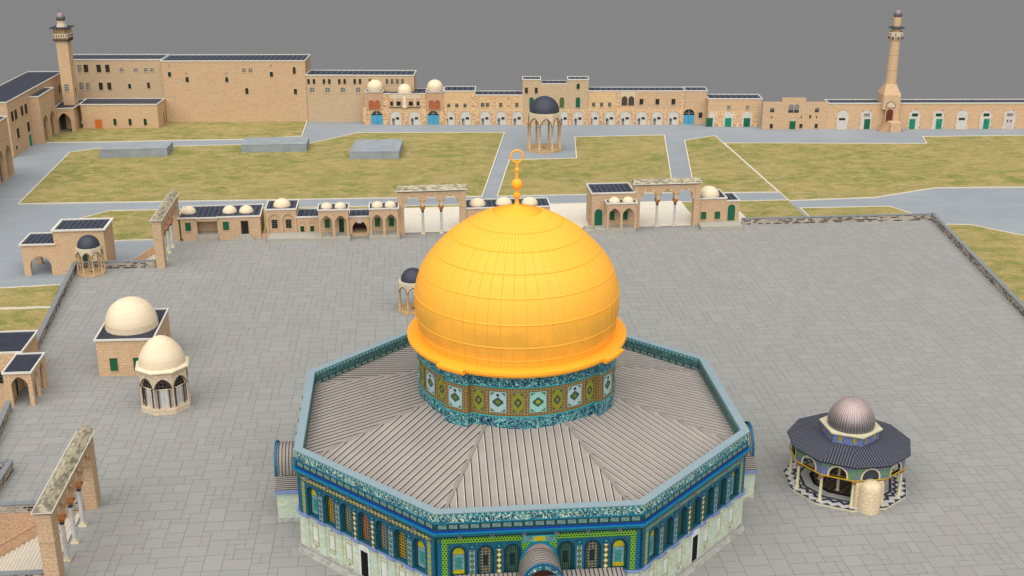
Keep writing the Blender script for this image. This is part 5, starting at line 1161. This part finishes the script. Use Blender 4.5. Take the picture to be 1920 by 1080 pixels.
w=MB(); w.hexa([F.p(-.2,.3,LO),F.p(-.2,2.0,LO),F.p(4.5,2.0,LO),F.p(4.5,.3,LO)][::-1] if False else [F.p(-.2,1.6,LO),F.p(4.5,1.6,LO),F.p(4.5,.0,LO),F.p(-.2,.0,LO)],[F.p(-.1,1.6,LO+.1),F.p(4.5,1.6,1.0),F.p(4.5,.0,1.0),F.p(-.1,.0,LO+.1)],'stone_warm'); w.build('ramp',t)
# N6
t,F=seg('long two storey stone range with eight white arched bays and one blue gate',1103,1283,171.3,'stone_yellow',5.6)
for x,m in ((1113,0),(1128,0),(1143,0)): pxopen(F,t,x-2.7,192,x+2.7,200,'paned_teal')
w=MB(); ua=F.px(1191,200)[0]; w.box(F,ua,F.w,.0,.05,F.px(1200,203)[1],F.px(1200,171.3)[1]-.02,'stone_tan'); w.build('upper_facing',t)
for x in (1202.5,1232.5,1262.5): pxopen(F,t,x-3.7,185,x+3.7,196,'shutter_dark',d=.05)
ua,ub=F.px(1163,190)[0],F.px(1191,190)[0]; w=MB(); w.box(F,ua,ub,0,.1,F.px(1175,198)[1],F.px(1175,172.5)[1],'pale_carved'); w.build('loggia_panel',t)
for x in (1170.8,1183.5): pxopen(F,t,x-4.8,181,x+4.8,196.8,'pipe_dark',arched=True,d=.1,frame='brown_wood')
for x in (1113,1143,1172.5,1202.5,1232,1262): arcbay(F,t,x)
for x,tp in ((1098+7,203),(1128,204),(1157.5,173),(1187,203),(1217,203),(1247,203),(1277.5,186)): pier(F,t,x,tp,1.1)
t2a=F.p(F.w,0,0); a=F.p(F.w+.001,0,0); b=Vector((75.4,217.4,0)); u1=LN.px(1325,205)[0]
t,F=seg('plain stone end building with a blue arched gate and small window',1283.5,1324.5,171.0,'stone_tan',5.6)
arcbay(F,t,1291,'blue',3.3,204.0); pxopen(F,t,1309.5,210.5,1317,221,'shutter_dark')
# N7
t,F=bld('low set back stone building with three green doors in white arches',(75.9,215.4,0),(91.4,213.9,0),6.5,4.1,'stone_warm')
w=MB(); w.box(F,.3,F.w-.6,0,.08,LO,F.px(1380,209)[1],'ablaq_stone'); w.build('lower_facing',t)
for x,m in ((1330,'green_paint'),(1365,'bright_green'),(1400,'green_paint')):
    uc=F.px(x,230)[0]; o=opening(F,t,max(.4,uc-1.45),uc+1.45,LO+.02,LO+5.0*.86,'white_frame',name='arched_bay',arched=True,fw=.0,d=.08)
    q=MB(); q.box(F,uc-.95,uc+.95,.13,.2,LO+.02,LO+2.6,m); q.build('door',o)
for x in (1366.5,1401.5): pxopen(F,t,x-3,197.5,x+3,205.5,'paned_grey')
# N8 screen wall
t=thing('screen_wall','flat topped stone gate wall with a green door, raised centre and pierced windows','wall',(100,209.5,LO)); F=Fr((90.8,210.4),(109.8,208.9))
w=MB(); ztop=F.px(1440,192)[1]; zc=F.px(1490,184)[1]; uc0,uc1=F.px(1467,190)[0],F.px(1511.5,190)[0]
wins=[(F.px(1448,205)[0],1.2,F.px(1448,211)[1],F.px(1448,203)[1],F.px(1448,201.5)[1]),(F.px(1483,205)[0],1.5,F.px(1483,212)[1],F.px(1483,200)[1],F.px(1483,195.5)[1]),(F.px(1493.5,205)[0],1.5,F.px(1493,212)[1],F.px(1493,200)[1],F.px(1493,195.5)[1]),(F.px(1532,205)[0],1.2,F.px(1532,211)[1],F.px(1532,203)[1],F.px(1532,201.5)[1])]
arcwall(w,F,0,F.w,LO,ztop,wins,-.8,0,'stone_tan','stone_tan',10); w.box(F,uc0,uc1,-.8,0,ztop,zc,'stone_tan')
w.build('wall',t)
q=MB()
for (uc,ww,zb,zs,za) in wins: q.box(F,uc-ww/2,uc+ww/2,-.5,-.4,zb,zb+.8,'slate_dome')
q.build('window_screens',t)
a=F.px(1479,242.5); b=F.px(1492.5,219); o=opening(F,t,a[0],b[0],LO+.02,b[1],'pale_carved',name='gate',arched=True,frame='stone_yellow',fw=.2,frame_d=.25); q=MB(); q.box(F,a[0],b[0],.06,.14,LO+.02,F.px(1485,227)[1],'green_paint'); q.build('door',o)
for x,y0,y1,hw in ((1446,232,240.5,2.9),(1501.5,232,240,2.9),(1530,232,240,2.9)): pxopen(F,t,x-hw,y0,x+hw,y1,'shutter_dark',fw=.06)
for x in (1447,1502.5,1531): pxopen(F,t,x-.9,217.5,x+.9,221.5,'dark_glass',fw=.0)
pxopen(F,t,1517.3,215.5,1520.7,221.5,'dark_green',arched=True,fw=.0)
G2=Fr((75.9+15.6,214.0),(90.8,210.4)); w=MB(); w.box(Fr((90.8,213.9),(90.8,210.4)),0,3.5,-.8,0,LO,ztop,'stone_tan') if False else None
# N9
t,F=bld('long low stone range with arched doorways behind the right minaret',(109.8,208.95,0),(176,203.7,0),5.2,3.45,'stone_warm')
def baydoor(x,kind):
    uc=F.px(x,235)[0]; ft=F.px(x,206)[1]
    o=opening(F,t,uc-1.6,uc+1.6,LO+.02,ft,'white_frame',name='arched_doorway',arched=True,frame='ablaq_stone',fw=.32,frame_d=.12); q=MB()
    if kind[0]=='g':
        off=-.5 if kind=='gl' else .35; q.box(F,uc+off-.85,uc+off+.85,.06,.12,LO+.02,LO+3.0,'bright_green' if kind!='gd' else 'green_paint'); q.build('door',o)
        q=MB(); q.box(F,uc-.8,uc+.9,.06,.1,LO+3.75,LO+4.6,'dark_green' if kind!='gd' else 'paned_grey'); q.build('fanlight',o)
    elif kind=='w':
        q.box(F,uc-1.0,uc+.8,.06,.1,LO+2.65,LO+3.3,'shutter_dark'); q.build('fanlight',o)
    else:
        q.box(F,uc-.95,uc+.95,.06,.1,LO+.02,LO+2.95,'sign_white'); q.box(F,uc-.65,uc-.3,.1,.12,LO+2.0,LO+2.7,'dark_glass'); q.box(F,uc+.3,uc+.65,.1,.12,LO+2.0,LO+2.7,'dark_glass'); q.build('door',o); q=MB(); q.box(F,uc-.9,uc+.9,.06,.1,LO+3.75,LO+4.6,'paned_grey'); q.build('fanlight',o)
for x,kd in ((1578.5,'w'),(1623,'gd'),(1713,'gl'),(1757.5,'gr'),(1802.5,'w'),(1846.5,'gr'),(1891,'p'),(1935,'gl')): baydoor(x,kd)
# right minaret
t=thing('round_minaret','slender round stone minaret with a balcony and grey dome on a square base','minaret',(126.5,206.3,LO))
F=Fr((123.4,207.6),(128.9,207.2)); F=Fr((124.9,207.0),(129.9,206.65))
bx,by=126.6,209.0
mb=MB(); mb.box(F,.0,5.0,-5.0,.6,2.0,6.2,'stone_warm'); mb.box(F,1.2,5.0,-4.9,.55,LO,2.0,'stone_warm'); mb.build('base',t)
F0=Fr(F.p(0,.6,0),F.p(5.0,.6,0))
mb=MB(); sqb=[F.p(0,.6,6.2),F.p(5.0,.6,6.2),F.p(5.0,-5.0,6.2),F.p(0,-5.0,6.2)]; ctr=sum(sqb,Vector())/4; bx,by=ctr.x,ctr.y
r8=[Vector((bx+1.58*math.cos(math.radians(-112.5+45*k-4)),by+1.58*math.sin(math.radians(-112.5+45*k-4)),9.2)) for k in range(8)]
for k in range(4):
    A,B=sqb[k],sqb[(k+1)%4]; c,d=r8[2*k],r8[(2*k+1)%8]; e=r8[(2*k+2)%8]; mid=(A+B)/2+Vector((0,0,0)); mb.face([A,B,d,c],'stone_warm'); mb.face([B,e,d],'stone_warm')
mb.build('transition',t)
mb=MB(); mb.lathe((bx,by,0),[(1.55,9.0),(1.32,21.9)],'stone_warm',20,True,uvn=False); [mb.lathe((bx,by,0),[(1.3,z_),(r_,z_),(r_,z_+.16),(1.3,z_+.16)],'stone_grey',20,False) for z_,r_ in ((13.0,1.55),(17.4,1.47))]; mb.build('shaft',t)
mb=MB(); mb.lathe((bx,by,0),[(1.45,21.6),(2.1,22.7),(2.1,23.9),(1.9,23.9),(1.9,22.8),(1.3,22.8)],'pale_carved',20,False)
for k in range(16):
    a=2*PI*k/16; mb.box(Fr((bx+1.9*math.cos(a)+math.sin(a)*.0,by+1.9*math.sin(a)),(bx+1.9*math.cos(a)-math.sin(a),by+1.9*math.sin(a)+math.cos(a))),-.12,.12,-.5,.28 if k%2 else .26,21.9 if k%2==0 else 23.0,22.55 if k%2==0 else 23.6,'pipe_dark')
mb.build('balcony',t)
mb=MB(); mb.lathe((bx,by,0),[(1.3,22.8),(1.3,25.1)],'stone_warm',16); mb.lathe((bx,by,0),[(1.1,25.2),(1.08,28.0)],'stone_warm',16,uvn=False); mb.build('upper_shaft',t)
mb=MB(); mb.lathe((bx,by,0),[(2.25,24.9),(2.3,25.0),(1.0,25.5)],'slate_dome',20,False); mb.lathe((bx,by,0),[(1.0,24.95),(2.25,24.9)],'slate_dome',20,False); mb.build('eave_roof',t)
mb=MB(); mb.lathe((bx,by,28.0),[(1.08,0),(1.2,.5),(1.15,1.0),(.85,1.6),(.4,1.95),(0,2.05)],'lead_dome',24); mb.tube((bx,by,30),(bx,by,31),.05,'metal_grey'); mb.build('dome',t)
a=F0.px(1659.5,228.5); b=F0.px(1675,204); o=opening(F0,t,a[0],b[0],a[1],b[1],'brown_wood',name='door',arched=True,frame='stone_orange',fw=.3,frame_d=.25,pointed=.2)
a=F0.px(1662,201.5); b=F0.px(1679,190); opening(F0,t,a[0],b[0],a[1],b[1],'pale_carved',name='carved_lunette',arched=True,frame='pipe_dark',fw=.12,pointed=.3)
mb=MB(); mb.box(F0,1.9,4.9,0,3.2,LO,-1.2,'stone_warm'); 
for i in range(8): mb.box(F0,-1.1+.37*i,1.89,.2,2.6,LO+.34*i,LO+.34*(i+1),'stone_orange')
mb.build('door_steps',t)
# ================================================================== WEST RANGE (left edge)
t=thing('west_range','long stone range with a dark flat roof along the left edge of the far court','building',(-115,200,LO))
Fw=Fr((-115.7,194.1),(-113.0,240)); w=MB(); w.box(Fw,0,Fw.w,-9.5,0,LO,10.6,'stone_tan'); w.build('wall',t)
roof(t,[Fw.p(0,0,0),Fw.p(Fw.w,0,0),Fw.p(Fw.w,-10.2,0),Fw.p(0,-10.2,0)],10.6,'roof_fine')
for x0,x1,y0,y1 in ((20,25,209.5,227),(26.5,31.5,206,223),(38,43,199.5,216),(45.5,50.5,195.5,212),(31,36,241.5,258),(50.5,55.5,229.5,246),(96.5,100.0,167.5,181.5),(109.5,112.5,160,174)): 
    a=Fw.px(x0,(y0+y1)/2+2); b=Fw.px(x1,(y0+y1)/2-2); zc=(a[1]+b[1])/2; h=1.35 if x0<90 else 1.3; opening(Fw,t,a[0],b[0],zc-h,zc+h,'shutter_dark',fw=.05)
a=Fw.px(55,272); b=Fw.px(59.5,264); opening(Fw,t,a[0],b[0]+.2,LO+.05,LO+3.3,'bright_green',name='door',fw=.06,label='bright green door'); a=Fw.px(29,278); b=Fw.px(33,278); opening(Fw,t,a[0],b[0],a[1]-.4,a[1]+.5,'dark_green',fw=.04)
t=thing('double_arch_gatehouse','stone gatehouse with two tall open arches projecting from the left range','gatehouse',(-113,211,LO))
Fg=Fr((-112.1,209.9),(-111.6,222.8)); z=9.0
ops=[(F_,4.3,LO,.9,3.4) for F_ in (3.4,9.4)]
w=MB(); arcwall(w,Fg,0,Fg.w,LO,z,ops,-.9,0,'stone_tan','stone_grey',14,.25); w.box(Fg,0,.6,-3.0,-.9,LO,z,'stone_tan'); w.box(Fg,Fg.w-.6,Fg.w,-3.0,-.9,LO,z,'stone_tan'); w.box(Fg,6.1,6.7,-3.0,-.9,LO,4,'stone_tan'); w.box(Fg,0.6,Fg.w-.6,-3.1,-3.0,LO,z,'pipe_dark'); w.build('wall',t)
roof(t,[Fg.p(0,0,0),Fg.p(Fg.w,0,0),Fg.p(Fg.w,-3,0),Fg.p(0,-3,0)],z,'roof_fine')
for u in (1.6,2.9,4.2,9.4): opening(Fg,t,u-.35,u+.35,4.7,6.7,'paned_grey',fw=.05)
t=thing('near_west_range','stone building with open arches on the left picture edge, nearest part of the left range','building',(-110.3,150,LO))
Fn=Fr((-110.3,120),(-110.3,176.2)); ops=[(Fn.w-2.6-6.05*i,4.4,LO,1.2,4.2) for i in range(8)]
w=MB(); arcwall(w,Fn,0,Fn.w,LO,10.6,ops,-1.0,0,'stone_tan','stone_grey',14,.25); w.box(Fn,0,Fn.w,-8,-3.8,LO,10.6,'stone_grey'); w.box(Fn,Fn.w-.5,Fn.w,-3.8,-1,LO,10.6,'stone_tan'); w.build('wall',t)
roof(t,[Fn.p(0,0,0),Fn.p(Fn.w,0,0),Fn.p(Fn.w,-8,0),Fn.p(0,-8,0)],10.6,'roof_fine'); 
for u in (Fn.w-2.8,): opening(Fn,t,u-.4,u+.4,6.2,7.6,'paned_grey',fw=.06)
# ================================================================== LIGHT
wd=bpy.data.worlds.new('World'); scn.world=wd; wd.use_nodes=True
bg=wd.node_tree.nodes['Background']; EV=0.6
g_=.236/2**EV
bg.inputs['Color'].default_value=(g_,g_,g_,1); bg.inputs['Strength'].default_value=1.0
sl=bpy.data.lights.new('sun','SUN'); sl.energy=3.1; sl.angle=math.radians(100); sl.color=(1.0,.98,.945)
so=bpy.data.objects.new('sun',sl); col.objects.link(so)
el=math.radians(58); az=math.radians(-12)   # from the viewer's side, high
d=Vector((math.sin(az)*math.cos(el),-math.cos(az)*math.cos(el),math.sin(el)))
so.rotation_euler=d.to_track_quat('Z','Y').to_euler(); so.location=d*300
vs=scn.view_settings; vs.view_transform='Standard'; vs.look='None'; vs.exposure=EV; vs.gamma=1; vs.use_curve_mapping=False
scn.cycles.max_bounces=5; scn.cycles.diffuse_bounces=3; scn.cycles.use_denoising=True
